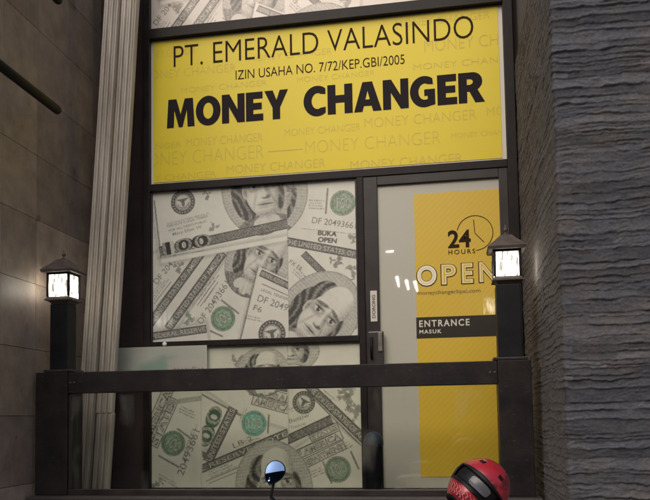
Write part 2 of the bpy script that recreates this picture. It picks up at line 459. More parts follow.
class Print:
    RES = 0.002
    def __init__(s, x0, x1, z0, z1, seed):
        s.x0, s.x1, s.z0, s.z1 = x0, x1, z0, z1
        s.w = int(round((x1 - x0) / s.RES)) + 1; s.h = int(round((z1 - z0) / s.RES)) + 1
        s.X, s.Z = np.meshgrid(np.linspace(x0, x1, s.w), np.linspace(z0, z1, s.h))
        s.rs = np.random.RandomState(seed)
        s.n1 = value_noise(s.h, s.w, 60, s.rs); s.n2 = value_noise(s.h, s.w, 5, s.rs); s.n3 = value_noise(s.h, s.w, 2.6, s.rs); s.n4 = value_noise(s.h, s.w, 16, s.rs)
        s.C = np.ones((s.h, s.w, 3)) * PAPER * (0.94 + 0.12 * s.n1[..., None])
        s.clip = np.ones((s.h, s.w))
    def paint(s, m, c):
        m = (np.clip(m, 0, 1) * s.clip)[..., None]
        s.C = s.C * (1 - m) + np.asarray(c) * m
    def aa(s, d, soft=None):                         # d < 0 inside, metres
        return np.clip(0.5 - d / (soft or s.RES), 0, 1)
    def frame(s, a, b):
        a = np.array(a); b = np.array(b); L = np.hypot(*(b - a)); u = (b - a) / L
        return (s.X - a[0]) * u[0] + (s.Z - a[1]) * u[1], -(s.X - a[0]) * u[1] + (s.Z - a[1]) * u[0], L, u
    def poly_d(s, pts):
        """signed distance to a convex polygon"""
        p = np.array(pts); c = p.mean(0); d = np.full((s.h, s.w), -1e9)
        for i in range(len(p)):
            a, b = p[i], p[(i + 1) % len(p)]; e = b - a; n = np.array((e[1], -e[0])) / (np.hypot(*e) + 1e-9)
            if np.dot(c - a, n) > 0: n = -n
            d = np.maximum(d, (s.X - a[0]) * n[0] + (s.Z - a[1]) * n[1])
        return d
    def draw(s, art):
        for e in art: getattr(s, 'd_' + e[0])(*e[1:])
        s.clip[:] = 1
        s.finish()
    def d_clip(s, a, b): s.clip = ((s.X > a) & (s.X <= b)).astype(float)
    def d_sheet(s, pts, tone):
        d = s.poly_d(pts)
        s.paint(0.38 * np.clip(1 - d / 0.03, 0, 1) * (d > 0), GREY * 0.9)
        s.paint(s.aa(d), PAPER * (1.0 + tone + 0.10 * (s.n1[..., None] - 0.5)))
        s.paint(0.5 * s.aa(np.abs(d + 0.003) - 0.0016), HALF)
    def raster(s, txt, a, b, h, bold=0.02):
        v, t, w = glyph_mesh(txt, bold)
        a = np.array(a, float); b = np.array(b, float); L = np.hypot(*(b - a)); u = (b - a) / L; n = np.array((-u[1], u[0]))
        P = a + v[:, :1] * (L / w) * u + v[:, 1:] * h * n
        P = (P - (s.x0, s.z0)) / s.RES
        m = np.zeros((s.h, s.w))
        for tri in P[t]:
            lo = np.floor(tri.min(0)).astype(int) - 1; hi = np.ceil(tri.max(0)).astype(int) + 2
            lo = np.maximum(lo, 0); hi = np.minimum(hi, (s.w, s.h))
            if (hi <= lo).any(): continue
            (ax, ay), (bx, by), (cx, cy) = tri
            den = (by - cy) * (ax - cx) + (cx - bx) * (ay - cy)
            if abs(den) < 1e-9: continue
            xs = np.arange(lo[0], hi[0])[None, :]; ys = np.arange(lo[1], hi[1])[:, None]
            acc = 0
            for ox, oy in ((-.3, -.1), (.1, -.3), (.3, .1), (-.1, .3)):
                l1 = ((by - cy) * (xs + ox - cx) + (cx - bx) * (ys + oy - cy)) / den
                l2 = ((cy - ay) * (xs + ox - cx) + (ax - cx) * (ys + oy - cy)) / den
                acc = acc + ((l1 >= 0) & (l2 >= 0) & (l1 + l2 <= 1))
            m[lo[1]:hi[1], lo[0]:hi[0]] += acc * 0.25
        return np.clip(m, 0, 1)
    def d_text(s, a, b, h, txt, c):
        s.paint(0.92 * s.raster(txt, a, b, h, 0.004 if c != 'K' else 0.045), INKS[c])
    def d_micro(s, a, b, rows, pitch):
        x, y, L, u = s.frame(a, b)
        for r in range(rows):
            m = s.aa(np.maximum(np.abs(y - r * pitch) - pitch * .26, np.maximum(-x - .01 * (r % 2), x - L * (1 - .13 * (r % 3)))))
            s.paint(.75 * m * (np.sin(x / .0021 + 9 * s.n2 + r * 2) > -.15), INK * 4)
    def d_line(s, a, b, w, c):
        x, y, L, u = s.frame(a, b)
        s.paint(0.85 * s.aa(np.maximum(np.abs(y) - w / 2, np.maximum(-x, x - L))), INKS[c])
    def d_band(s, a, b, w, txt, k):
        x, y, L, u = s.frame(a, b)
        d = np.maximum(np.abs(y - w / 2) - w / 2, np.maximum(-x, x - L))
        m = s.aa(d)
        p = 0.5 + 0.5 * np.sin(x / 0.0085 * 2.2 + 3 * s.n2) * np.sin(y / 0.0075 * 2.4 + 2 * s.n3)
        t = 0.14 + 0.46 * p * (0.4 + 0.6 * s.n2)
        col_ = INK * (1 - t[..., None]) + PAPER * t[..., None] * 0.8
        s.paint(m, col_)
        s.paint(m * s.aa(np.abs(y - w * 0.06) - 0.003), INK * 1.4)
        s.paint(m * s.aa(np.abs(y - w * 0.94) - 0.003), INK * 1.4)
        if txt:
            aa_, bb = np.array(a), np.array(b); n = np.array((-u[1], u[0]))
            o = n * w * 0.24
            big = s.raster(txt, aa_ + o + u * 0.01, bb + o - u * 0.01, w * 0.52, 0.06)
            s.paint(big, INK * 1.2)
            s.paint(s.raster(txt, aa_ + o + u * 0.01, bb + o - u * 0.01, w * 0.52, 0.012), PAPER * 0.95)
            s.paint(.8 * s.raster(txt, aa_ + o + u * 0.01, bb + o - u * 0.01, w * 0.52, -0.030), INK * 5)
    def d_boxt(s, a, b, h, txt):
        x, y, L, u = s.frame(a, b)
        d = np.maximum(np.abs(y - h / 2) - h * 0.62, np.maximum(-x - 0.01, x - L - 0.01))
        s.paint(s.aa(np.abs(d) - 0.0028), INK * 2.2)
        s.paint(0.18 * s.aa(d), GREY)
        s.paint(0.9 * s.raster(txt, a, b, h * 0.92, 0.045), INK * 2.2)
        s.paint(0.9 * s.raster(txt, a, b, h * 0.92, -0.012), PAPER * 0.9)
    def d_num(s, a, b, h, txt, c):
        ink = INKS[c]
        n = s.raster(txt, a, b, h, 0.06)
        sh = 0.55 + 0.45 * np.sin((s.X + s.Z) / 0.006)
        s.paint(s.raster(txt, a, b, h, 0.13), PAPER * 0.8)
        s.paint(n, ink * 0.7)
        s.paint(s.raster(txt, a, b, h, -0.01) * (0.35 + 0.4 * sh), PAPER * 0.75)
    def d_orn(s, c, r, c2):
        x = s.X - c[0]; y = s.Z - c[1]; th = np.arctan2(y, x); R = np.hypot(x, y) / r
        n = .5 * s.n4 + .5 * s.n2 + .18 * np.sin(3 * th + c[0] * 30) - .55 * R
        s.paint(np.clip((n - .08) / .10, 0, 1) * (R < 1.25) * (.45 + .55 * s.n3), INKS[c2] * 0.9)
    def d_seal(s, c, r, k, ang):
        x = s.X - c[0]; y = s.Z - c[1]; R = np.hypot(x, y) / r; th = np.arctan2(y, x); px = 1.3 * s.RES / r
        A = math.radians(ang); xr = (x * math.cos(A) + y * math.sin(A)) / r; yr = (-x * math.sin(A) + y * math.cos(A)) / r
        f = lambda d: np.clip(0.5 - d / px, 0, 1)
        if k == 'k':
            s.paint(f(R - (1.0 + 0.015 * np.sin(36 * th))), INK * 2.4)
            s.paint(0.55 * f(np.abs(R - 0.83) - 0.07) * (np.sin(22 * th) > -0.1), PAPER * 0.75)
            s.paint(f(R - 0.66), PAPER * 0.92)
            s.paint(0.8 * f(np.abs(R - 0.60) - 0.03), INK * 2.5)
            wing = np.abs(yr - 0.12 - 0.35 * np.abs(xr) ** 1.2) - 0.16 * (1 - np.abs(xr) / 0.55)
            s.paint(0.9 * f(wing) * (R < 0.55), INK * 2.4)
            s.paint(0.9 * f(np.hypot(xr / 0.14, (yr + 0.12) / 0.28) - 1), INK * 2.6)
            s.paint(0.8 * f(np.abs(np.hypot(xr, yr + 0.02) - 0.46) - 0.05) * (yr < -0.1), INK * 3)
        else:
            ink = TEAL if k == 't' else (GREEN if k == 'G' else GREEN * 0.75 + GREY * 0.35)
            rough = 1.0 + 0.018 * np.sin(34 * th)
            s.paint(0.85 * f(R - rough), ink * 1.25)
            s.paint(0.65 * f(R - 0.86) * np.clip((s.n2 * .5 + s.n4 * .6 - .30) * 3, 0, 1), ink * 2.3)
            s.paint(0.6 * f(np.abs(R - 0.8) - 0.05), ink * 0.75)
            for o in (-0.42, 0.0, 0.42):
                if o == -0.42: e = np.maximum(np.abs(xr - o) - 0.09, np.abs(yr) - 0.45)
                else: e = np.abs(np.hypot((xr - o) / 0.6, yr * 0.75) - 0.26) - 0.085
                s.paint(0.75 * f(e) * (R < 0.9), PAPER * 0.72)
                s.paint(0.5 * f(np.abs(e) - 0.03) * (R < 0.9), ink * 0.7)
    def d_por(s, c, rx, rz, ang, seed):
        A = math.radians(ang)
        u = ((s.X - c[0]) * math.cos(A) + (s.Z - c[1]) * math.sin(A)) / rx
        v = (-(s.X - c[0]) * math.sin(A) + (s.Z - c[1]) * math.cos(A)) / rz
        px = 1.4 * s.RES / rx
        def el(cu, cv, ru, rv, soft=1.0, rot=0.0):
            a = u - cu; b = v - cv
            if rot: a, b = a * math.cos(rot) + b * math.sin(rot), -a * math.sin(rot) + b * math.cos(rot)
            d = np.hypot(a / ru, b / rv) - 1
            return np.clip(0.5 - d * min(ru, rv) / (px * soft), 0, 1)
        R = np.hypot(u, v)
        inside = np.clip(0.5 - (R - 1) / px, 0, 1)
        T = 0.66 + 0.05 * np.sin(v * rz / 0.0035) + 0.05 * (s.n1 - .5)
        def put(m, t, k=1.0):
            nonlocal T
            m = m * k; T = T * (1 - m) + t * m
        strand = 0.24 + 0.17 * np.sin(u * 30 + 6 * np.sin(v * 4.2) + 7 * s.n1) + 0.12 * (s.n2 - .5)
        put(el(0.0, -1.05, 0.98, 0.50), 0.30 + 0.12 * s.n2 + 0.05 * np.sin((u + v) * 40))        # coat
        put(el(-0.40, -0.10, 0.34, 0.52, 2, 0.12), strand - .06)                                # hair, one side
        put(el(-0.24, 0.36, 0.34, 0.36, 2, -0.5), strand)
        put(el(0.55, -0.12, 0.15, 0.40, 2, -0.1), strand * 0.85)
        put(el(0.10, -0.66, 0.20, 0.28, 2), 0.82 + 0.10 * np.sin(u * 40 + v * 12))                # cravat
        put(el(-0.12, -0.74, 0.18, 0.13, 2, 0.5), 0.88); put(el(0.30, -0.72, 0.16, 0.13, 2, -0.5), 0.84)
        face = np.maximum(el(0.10, -0.02, 0.46, 0.58, 2), el(0.16, 0.40, 0.42, 0.42, 2))
        shade = 0.95 - 0.55 * np.clip((u - 0.26 - .10 * v) / 0.32, 0, 1) ** 1.3 - 0.14 * np.clip((-0.16 - u) / 0.2, 0, 1) - 0.20 * np.clip((-0.22 - v) / 0.4, 0, 1)
        shade = shade + 0.03 * np.sin((u * 0.4 + v) * rz / 0.0036) * (1.2 - shade) + 0.05 * (s.n2 - .5)
        put(face, shade)
        put(el(-0.36, 0.00, 0.08, 0.15, 2), 0.70); put(el(-0.35, -0.01, 0.04, 0.08, 2), 0.40)    # ear
        for eu in (-0.10, 0.36):
            put(el(eu, 0.10, 0.20, 0.105, 9), 0.40, 0.80)                                      # socket
            put(el(eu, 0.235, 0.20, 0.040, 2.5, 0.15 if eu < 0 else -0.25), 0.30)                  # brow
            put(el(eu, 0.09, 0.115, 0.050, 2), 0.88)
            put(el(eu + 0.015, 0.095, 0.050, 0.052, 1.5), 0.10); put(el(eu + 0.035, 0.115, 0.016, 0.016, 1), 0.9)
            put(el(eu, 0.142, 0.130, 0.020, 2), 0.14)
            put(el(eu, 0.010, 0.13, 0.016, 6), 0.40, 0.7)
            put(el(eu, -0.03, 0.12, 0.018, 8), 0.66, 0.6)
        put(el(0.245, -0.02, 0.055, 0.22, 8, 0.12), 0.46, 0.8)                                   # nose side
        put(el(0.14, -0.03, 0.035, 0.18, 6, 0.05), 0.99, 0.8)
        put(el(0.19, -0.185, 0.12, 0.045, 3), 0.24); put(el(0.14, -0.135, 0.07, 0.05, 4), 0.92)
        put(el(0.13, -0.335, 0.19, 0.020, 2.5, -0.06), 0.10)                                     # mouth
        put(el(0.13, -0.285, 0.14, 0.026, 4), 0.50, 0.7); put(el(0.13, -0.39, 0.12, 0.024, 5), 0.48, 0.8)
        put(el(-0.12, -0.20, 0.022, 0.17, 6, -0.4), 0.52, 0.8); put(el(0.36, -0.22, 0.022, 0.15, 6, 0.4), 0.36, 0.8)
        for q in (0.36, 0.43, 0.50): put(el(0.12, q, 0.24, 0.010, 5), 0.78, 0.6)
        put(el(0.11, -0.55, 0.26, 0.045, 10), 0.40, 0.8)                                         # under the chin
        T = np.clip((T - .5) * 1.22 + .45, 0.02, 1)
        rim = np.clip(1 - np.abs(R - 0.985) / 0.028, 0, 1)
        T = T * (1 - 0.35 * rim)
        s.paint(inside, INK * (1 - T[..., None]) + PAPER * T[..., None] * 1.02)
    def finish(s):
        dark = 1 - np.clip(s.C.mean(-1) / PAPER.mean(), 0, 1)
        g = np.sin((s.X * .8 + s.Z) / .0021 + 5 * s.n1 + 3 * np.sin(s.X * 21)) * np.sin((s.X - s.Z * .7) / .0027 + 4 * s.n4)
        k = 1 - 0.07 * np.clip(g, 0, 1) * (dark < .25) - 0.05 * (s.n4 - .5)
        k = k * (1 + dark * 1.1 * (s.n3 - .5) + dark * .5 * (s.n2 - .5))
        s.C = np.clip(s.C * k[..., None], 0.012, 1)
        for ax in (0, 1):
            s.C = .22 * np.roll(s.C, 1, ax) + .56 * s.C + .22 * np.roll(s.C, -1, ax)
    def seam(s, x):
        s.paint(0.35 * s.aa(np.abs(s.X - x) - 0.0022), GREY)
    def mesh(s, name, y, dz=0.0, post=None):
        C = s.C if post is None else post(s.C)
        n = s.w * s.h
        co = np.zeros((n, 3), np.float32)
        co[:, 0] = s.X.ravel(); co[:, 1] = y; co[:, 2] = s.Z.ravel() + dz
        i = np.arange(n).reshape(s.h, s.w)
        q = np.stack([i[:-1, :-1], i[:-1, 1:], i[1:, 1:], i[1:, :-1]], -1).reshape(-1, 4).astype(np.int32)
        me = bpy.data.meshes.new(name)
        me.vertices.add(n); me.vertices.foreach_set('co', co.ravel())
        me.loops.add(q.size); me.loops.foreach_set('vertex_index', q.ravel())
        me.polygons.add(len(q)); me.polygons.foreach_set('loop_start', np.arange(0, q.size, 4, dtype=np.int32))
        at = me.color_attributes.new('ink', 'FLOAT_COLOR', 'POINT')
        c4 = np.ones((n, 4), np.float32); c4[:, :3] = np.clip(C.reshape(-1, 3), 0, 1)
        at.data.foreach_set('color', c4.ravel())
        me.update(); me.validate()
        return me

UPPER_ART = [
  ('clip', -9, -1.087),
  ('sheet', [(-2.247, 1.154), (-1.607, 1.352), (-1.279, 1.261), (-2.095, 0.567), (-2.246, 0.572)], 0.0),
  ('text', (-2.049, 0.977), (-1.883, 1.164), 0.043, 'DF 20493', 'g'),
  ('orn', (-1.891, 1.1), 0.043, 'g'),
  ('line', (-2.072, 0.84), (-1.944, 0.994), 0.0058, 'k'),
  ('line', (-2.057, 0.818), (-1.929, 0.971), 0.0043, 'k'),
  ('band', (-2.102, 0.646), (-1.674, 1.19), 0.065, 'THE UNITED STATES OF AMERICA', 0),
  ('sheet', [(-1.96, 0.563), (-1.453, 1.242), (-1.086, 1.18), (-1.094, 0.535)], 0.03),
  ('band', (-1.945, 0.634), (-1.527, 1.167), 0.065, 'THE UNITED STATES OF AMERICA', 0),
  ('line', (-1.75, 0.813), (-1.616, 0.986), 0.0058, 'k'),
  ('line', (-1.728, 0.805), (-1.594, 0.977), 0.005, 'k'),
  ('line', (-1.698, 0.832), (-1.624, 0.936), 0.0043, 'k'),
  ('text', (-1.714, 0.676), (-1.507, 0.959), 0.047, 'DF 20493661', 'g'),
  ('orn', (-1.81, 0.722), 0.047, 'G'),
  ('seal', (-1.56, 0.713), 0.09, 'G', 35),
  ('line', (-1.573, 0.848), (-1.443, 0.744), 0.0129, 'g'),
  ('line', (-1.656, 0.631), (-1.561, 0.585), 0.0129, 'g'),
  ('por', (-1.287, 1.134), 0.237, 0.302, -34, 1),
  ('sheet', [(-2.095, 0.545), (-2.095, 0.624), (-1.685, 0.689), (-1.663, 0.532)], 0.02),
  ('band', (-2.095, 0.574), (-1.678, 0.617), 0.058, 'FEDERAL RESERVE', 1),
  ('sheet', [(-1.302, 1.078), (-0.997, 0.922), (-1.003, 0.511), (-1.445, 0.525)], 0.05),
  ('line', (-1.302, 1.07), (-1.438, 0.546), 0.0115, 's'),
  ('band', (-1.296, 1.006), (-1.054, 0.882), 0.05, 'FEDERAL RESERVE NOTE', 1),
  ('line', (-1.275, 0.949), (-1.069, 0.848), 0.0065, 'k'),
  ('text', (-1.283, 0.9), (-1.091, 0.821), 0.019, 'LEGAL TENDER', 'k'),
  ('text', (-1.312, 0.83), (-1.07, 0.736), 0.047, 'DF 20493', 'g'),
  ('text', (-1.342, 0.768), (-1.284, 0.744), 0.04, 'F6', 'g'),
  ('seal', (-1.207, 0.594), 0.097, 'k', 10),
  ('sheet', [(-2.094, 1.711), (-1.057, 1.705), (-1.063, 1.263), (-1.264, 1.246), (-2.026, 1.143), (-2.079, 1.526)], 0.03),
  ('line', (-2.071, 1.599), (-2.019, 1.171), 0.0115, 's'),
  ('seal', (-1.852, 1.57), 0.091, 'k', 8),
  ('orn', (-1.664, 1.616), 0.036, 'k'),
  ('text', (-1.973, 1.388), (-1.665, 1.449), 0.019, 'THIS NOTE IS LEGAL TENDER', 'k'),
  ('text', (-1.958, 1.358), (-1.673, 1.414), 0.016, 'FOR ALL DEBTS PUBLIC', 'k'),
  ('text', (-1.928, 1.327), (-1.71, 1.372), 0.023, 'Mary Ellen W', 's'),
  ('orn', (-1.621, 1.374), 0.036, 's'),
  ('por', (-1.297, 1.621), 0.266, 0.331, 10, 2),
  ('band', (-2.026, 1.183), (-1.062, 1.334), 0.072, '', 2),
  ('num', (-1.996, 1.185), (-1.637, 1.242), 0.094, '100', 'K'),
  ('sheet', [(-2.022, 1.164), (-1.063, 1.285), (-1.064, 1.249), (-2.019, 1.128)], 0.08),
  ('clip', -1.087, 9),
  ('sheet', [(-1.079, 1.678), (-0.53, 1.667), (-0.553, 0.497), (-1.095, 0.514)], 0.02),
  ('por', (-1.203, 1.579), 0.266, 0.302, -10, 2),
  ('seal', (-0.693, 1.488), 0.09, 'g', -4),
  ('line', (-0.796, 1.601), (-0.813, 1.418), 0.0129, 'g'),
  ('text', (-0.913, 1.361), (-0.606, 1.301), 0.043, 'DF 20493661', 'g'),
  ('orn', (-0.621, 1.239), 0.036, 's'),
  ('orn', (-0.632, 1.016), 0.058, 's'),
  ('orn', (-0.728, 1.077), 0.043, 'k'),
  ('orn', (-0.777, 1.093), 0.029, 's'),
  ('band', (-1.121, 1.217), (-0.535, 1.074), 0.061, 'THE UNITED STATES OF AM', 0),
  ('text', (-0.872, 1.272), (-0.739, 1.254), 0.036, 'BUKA', 'K'),
  ('text', (-0.873, 1.225), (-0.74, 1.206), 0.036, 'OPEN', 'K'),
  ('line', (-0.973, 1.132), (-0.569, 0.751), 0.0086, 'k'),
  ('band', (-0.994, 1.133), (-0.57, 0.682), 0.05, '', 2),
  ('text', (-1.08, 1.088), (-0.996, 1.027), 0.029, 'FX F6', 'k'),
  ('orn', (-0.639, 0.657), 0.058, 's'),
  ('orn', (-0.662, 0.928), 0.036, 's'),
  ('por', (-0.881, 0.715), 0.273, 0.331, -46, 3),
  ('clip', -9, -1.087),
  ('micro', (-1.973, 1.417), (-1.658, 1.478), 1, 0.0158),
  ('micro', (-1.721, 0.854), (-1.587, 1.027), 3, 0.0187),
  ('micro', (-2.072, 0.869), (-1.959, 1.016), 3, 0.0173),
  ('micro', (-1.407, 0.714), (-1.271, 0.681), 2, 0.0187),
  ('clip', -1.087, 9),
  ('micro', (-0.991, 1.327), (-0.6, 1.262), 1, 0.0144),
  ('micro', (-1.052, 1.023), (-0.969, 0.935), 3, 0.0187),
  ('micro', (-0.932, 1.468), (-0.82, 1.454), 4, 0.0187),
]
LOWER_ART = [
  ('clip', -9, -1.719),
  ('boxt', (-2.118, -0.174), (-1.938, 0.206), 0.065, 'AMERICA'),
  ('boxt', (-2.051, -0.181), (-1.901, 0.134), 0.065, 'STATES'),
  ('seal', (-1.932, -0.161), 0.09, 'G', -35),
  ('line', (-2.043, -0.245), (-1.888, -0.329), 0.0129, 'g'),
  ('line', (-1.902, -0.056), (-1.792, -0.134), 0.0129, 'g'),
  ('text', (-1.859, -0.392), (-1.733, -0.079), 0.05, '20493661', 's'),
  ('orn', (-2.073, -0.455), 0.058, 'g'),
  ('line', (-1.998, 0.122), (-1.688, 0.159), 0.036, 'h'),
  ('clip', -1.719, -1.103),
  ('line', (-1.731, 0.188), (-1.435, 0.028), 0.0129, 's'),
  ('sheet', [(-1.687, 0.215), (-1.077, 0.216), (-1.081, -0.073), (-1.428, 0.035)], 0.05),
  ('num', (-1.705, -0.288), (-1.55, 0.072), 0.108, '100', 'G'),
  ('band', (-1.647, -0.309), (-1.456, 0.064), 0.072, 'UNITED STATES', 0),
  ('seal', (-1.342, -0.028), 0.09, 't', 5),
  ('line', (-1.244, -0.098), (-1.235, 0.032), 0.0129, 'g'),
  ('text', (-1.487, -0.2), (-1.351, -0.146), 0.036, 'LB 2', 's'),
  ('boxt', (-1.362, 0.18), (-1.086, 0.099), 0.058, 'FEDERAL'),
  ('boxt', (-1.348, 0.11), (-1.087, 0.037), 0.058, 'AMERICA'),
  ('band', (-1.247, 0.212), (-1.085, 0.181), 0.036, '', 2),
  ('orn', (-1.46, 0.406), 0.05, 's'),
  ('por', (-1.274, 0.331), 0.187, 0.173, 0, 4),
  ('band', (-2.021, -0.49), (-1.089, -0.121), 0.058, 'FEDERAL RESERVE NOTE', 1),
  ('line', (-1.691, -0.427), (-1.438, -0.324), 0.0058, 'k'),
  ('line', (-1.669, -0.441), (-1.438, -0.352), 0.005, 'k'),
  ('por', (-1.206, -0.468), 0.273, 0.324, 8, 5),
  ('clip', -1.103, 9),
  ('sheet', [(-1.095, 0.514), (-0.553, 0.497), (-0.573, -0.494), (-1.108, -0.495)], 0.01),
  ('por', (-1.116, 0.466), 0.245, 0.158, 0, 6),
  ('seal', (-0.988, 0.111), 0.079, 'k', -30),
  ('text', (-1.088, -0.032), (-0.947, 0.014), 0.029, 'Bettiw', 's'),
  ('text', (-1.081, -0.073), (-0.969, -0.04), 0.022, 'Treasurer', 's'),
  ('line', (-0.966, 0.186), (-0.601, -0.186), 0.0108, 'k'),
  ('band', (-0.986, 0.214), (-0.58, -0.186), 0.065, 'THE UNITED STATES OF AME', 0),
  ('orn', (-0.683, 0.139), 0.065, 's'),
  ('orn', (-0.637, 0.043), 0.058, 's'),
  ('orn', (-0.703, 0.18), 0.043, 's'),
  ('sheet', [(-1.105, -0.237), (-0.789, -0.036), (-0.567, -0.213), (-0.573, -0.494), (-1.017, -0.495)], 0.03),
  ('band', (-1.111, -0.182), (-0.782, -0.036), 0.065, '', 2),
  ('line', (-1.098, -0.244), (-0.77, -0.097), 0.0072, 'k'),
  ('boxt', (-0.929, -0.15), (-0.755, -0.07), 0.036, 'STATES'),
  ('boxt', (-1.077, -0.291), (-0.729, -0.138), 0.05, 'OF AMERICA'),
  ('boxt', (-0.994, -0.339), (-0.71, -0.206), 0.05, 'DEPARTMENT'),
  ('seal', (-0.76, -0.347), 0.09, 'g', 20),
  ('line', (-0.862, -0.292), (-0.803, -0.441), 0.0129, 'g'),
  ('line', (-0.669, -0.226), (-0.617, -0.347), 0.0129, 'g'),
  ('por', (-1.206, -0.468), 0.273, 0.324, 8, 5),
  ('clip', -9, -1.719),
  ('micro', (-1.844, -0.274), (-1.755, -0.03), 2, 0.0187),
  ('micro', (-2.036, -0.399), (-1.903, -0.469), 2, 0.0187),
  ('micro', (-1.887, 0.064), (-1.754, 0.005), 3, 0.0187),
  ('clip', -1.719, -1.103),
  ('micro', (-1.408, -0.166), (-1.28, -0.146), 2, 0.0173),
  ('micro', (-1.655, -0.399), (-1.467, -0.324), 3, 0.0187),
  ('micro', (-1.428, -0.013), (-1.391, 0.083), 2, 0.0158),
  ('clip', -1.103, 9),
  ('micro', (-1.08, 0.051), (-0.925, 0.103), 2, 0.0173),
  ('micro', (-0.883, 0.143), (-0.801, 0.073), 4, 0.0201),
  ('micro', (-0.933, -0.4), (-0.836, -0.36), 3, 0.0187),
  ('micro', (-0.731, -0.226), (-0.655, -0.186), 3, 0.0187),
]

# ------------------------------------------------------------------ the setting: street, pavement, terrace
G = -EYE
def sheet_obj(name, x0, x1, y0, y1, z, m, kind='structure'):
    bm = bmesh.new()
    bm.faces.new([bm.verts.new(p) for p in ((x0, y0, z), (x1, y0, z), (x1, y1, z), (x0, y1, z))])
    return tag(from_bm(name, bm, m), kind=kind)
sheet_obj('ground', -120, 120, -160, 60, G - 0.14, M['concrete'])
sheet_obj('road', -120, 120, -14, -6.2, G - 0.136, M['asphalt'])
bm = bmesh.new()
for k in range(-12, 13):
    x = k * 3.0
    bm.faces.new([bm.verts.new(p) for p in ((x, -10.15, G - .132), (x + 1.4, -10.15, G - .132), (x + 1.4, -10.03, G - .132), (x, -10.03, G - .132))])
tag(from_bm('road_marking', bm, M['white_line']), kind='structure')
bm = bmesh.new(); box(bm, -30, 30, -6.2, -1.02, G - 0.2, G, 0.01)
tag(from_bm('pavement', bm, M['paving']), kind='structure')
bm = bmesh.new()
box(bm, -2.488, 0.47, -1.0, 0.055, G - 0.1, -0.52)
box(bm, -2.488, 0.47, -0.985, -0.83, -0.52, -0.437, 0.008)
tag(from_bm('terrace', bm, M['plinth']), kind='structure')

# ------------------------------------------------------------------ building walls
def colour_attr(me, name, per_face):
    at = me.color_attributes.new(name, 'FLOAT_COLOR', 'CORNER')
    out = []
    for p in me.polygons:
        out.extend((*per_face[p.index], 1.0) * len(p.loop_indices))
    at.data.foreach_set('color', out)

def tiled_wall():
    root = empty('tiled_wall', (-2.5, -1.3, G), 'brown polished stone tile wall behind the lit lantern and dark poles', 'wall')
    verts, faces, tones = [], [], []
    TH, TW = 0.407, 0.385
    z0 = 0.855 - 6 * TH
    for r in range(13):
        za = z0 + r * TH
        off = -0.865
        for k in range(-6, 4):
            ya, yb = off + k * TW, off + (k + 1) * TW
            ya, yb = max(ya, -2.6), min(yb, 0.05)
            if yb - ya < 0.02: continue
            base = np.array((0.265, 0.208, 0.170)) * (1 + rng.choice((-.24, -.15, -.05, .05, .16, .26)) + rng.uniform(-.05, .05)); base[2] *= rng.uniform(.94, 1.04)
            g = 0.0003; zb = za + TH
            b = len(verts); t = -2.5 + rng.uniform(-.0005, .0005); e = 0.0012
            for (yy, zz, xx) in ((ya + g, za + g, t - .02), (yb - g, za + g, t - .02), (yb - g, zb - g, t - .02), (ya + g, zb - g, t - .02),
                                 (ya + g + e, za + g + e, t), (yb - g - e, za + g + e, t), (yb - g - e, zb - g - e, t), (ya + g + e, zb - g - e, t)):
                verts.append((xx, yy, zz))
            fs = [(4, 5, 6, 7), (0, 1, 5, 4), (1, 2, 6, 5), (2, 3, 7, 6), (3, 0, 4, 7)]
            for f in fs: faces.append(tuple(b + i for i in f)); tones.append(tuple(base))
    me = bpy.data.meshes.new('tile_facing'); me.from_pydata(verts, [], faces)
    colour_attr(me, 'tone', tones)
    link_mesh('tile_facing', me, M['tile'], root)
    bm = bmesh.new(); box(bm, -2.9, -2.514, -2.6, 0.04, G - .1, 4.1)
    from_bm('wall_core', bm, mat('tile_grout', (0.05, 0.04, 0.034), 0.9), root)
tiled_wall()

bm = bmesh.new(); box(bm, -2.9, 0.56, 0.06, 0.4, G - .1, 4.1)
tag(from_bm('shop_wall', bm, M['backwall']), 'dark brown rendered wall strip between fluted boards and shop frame', 'wall')

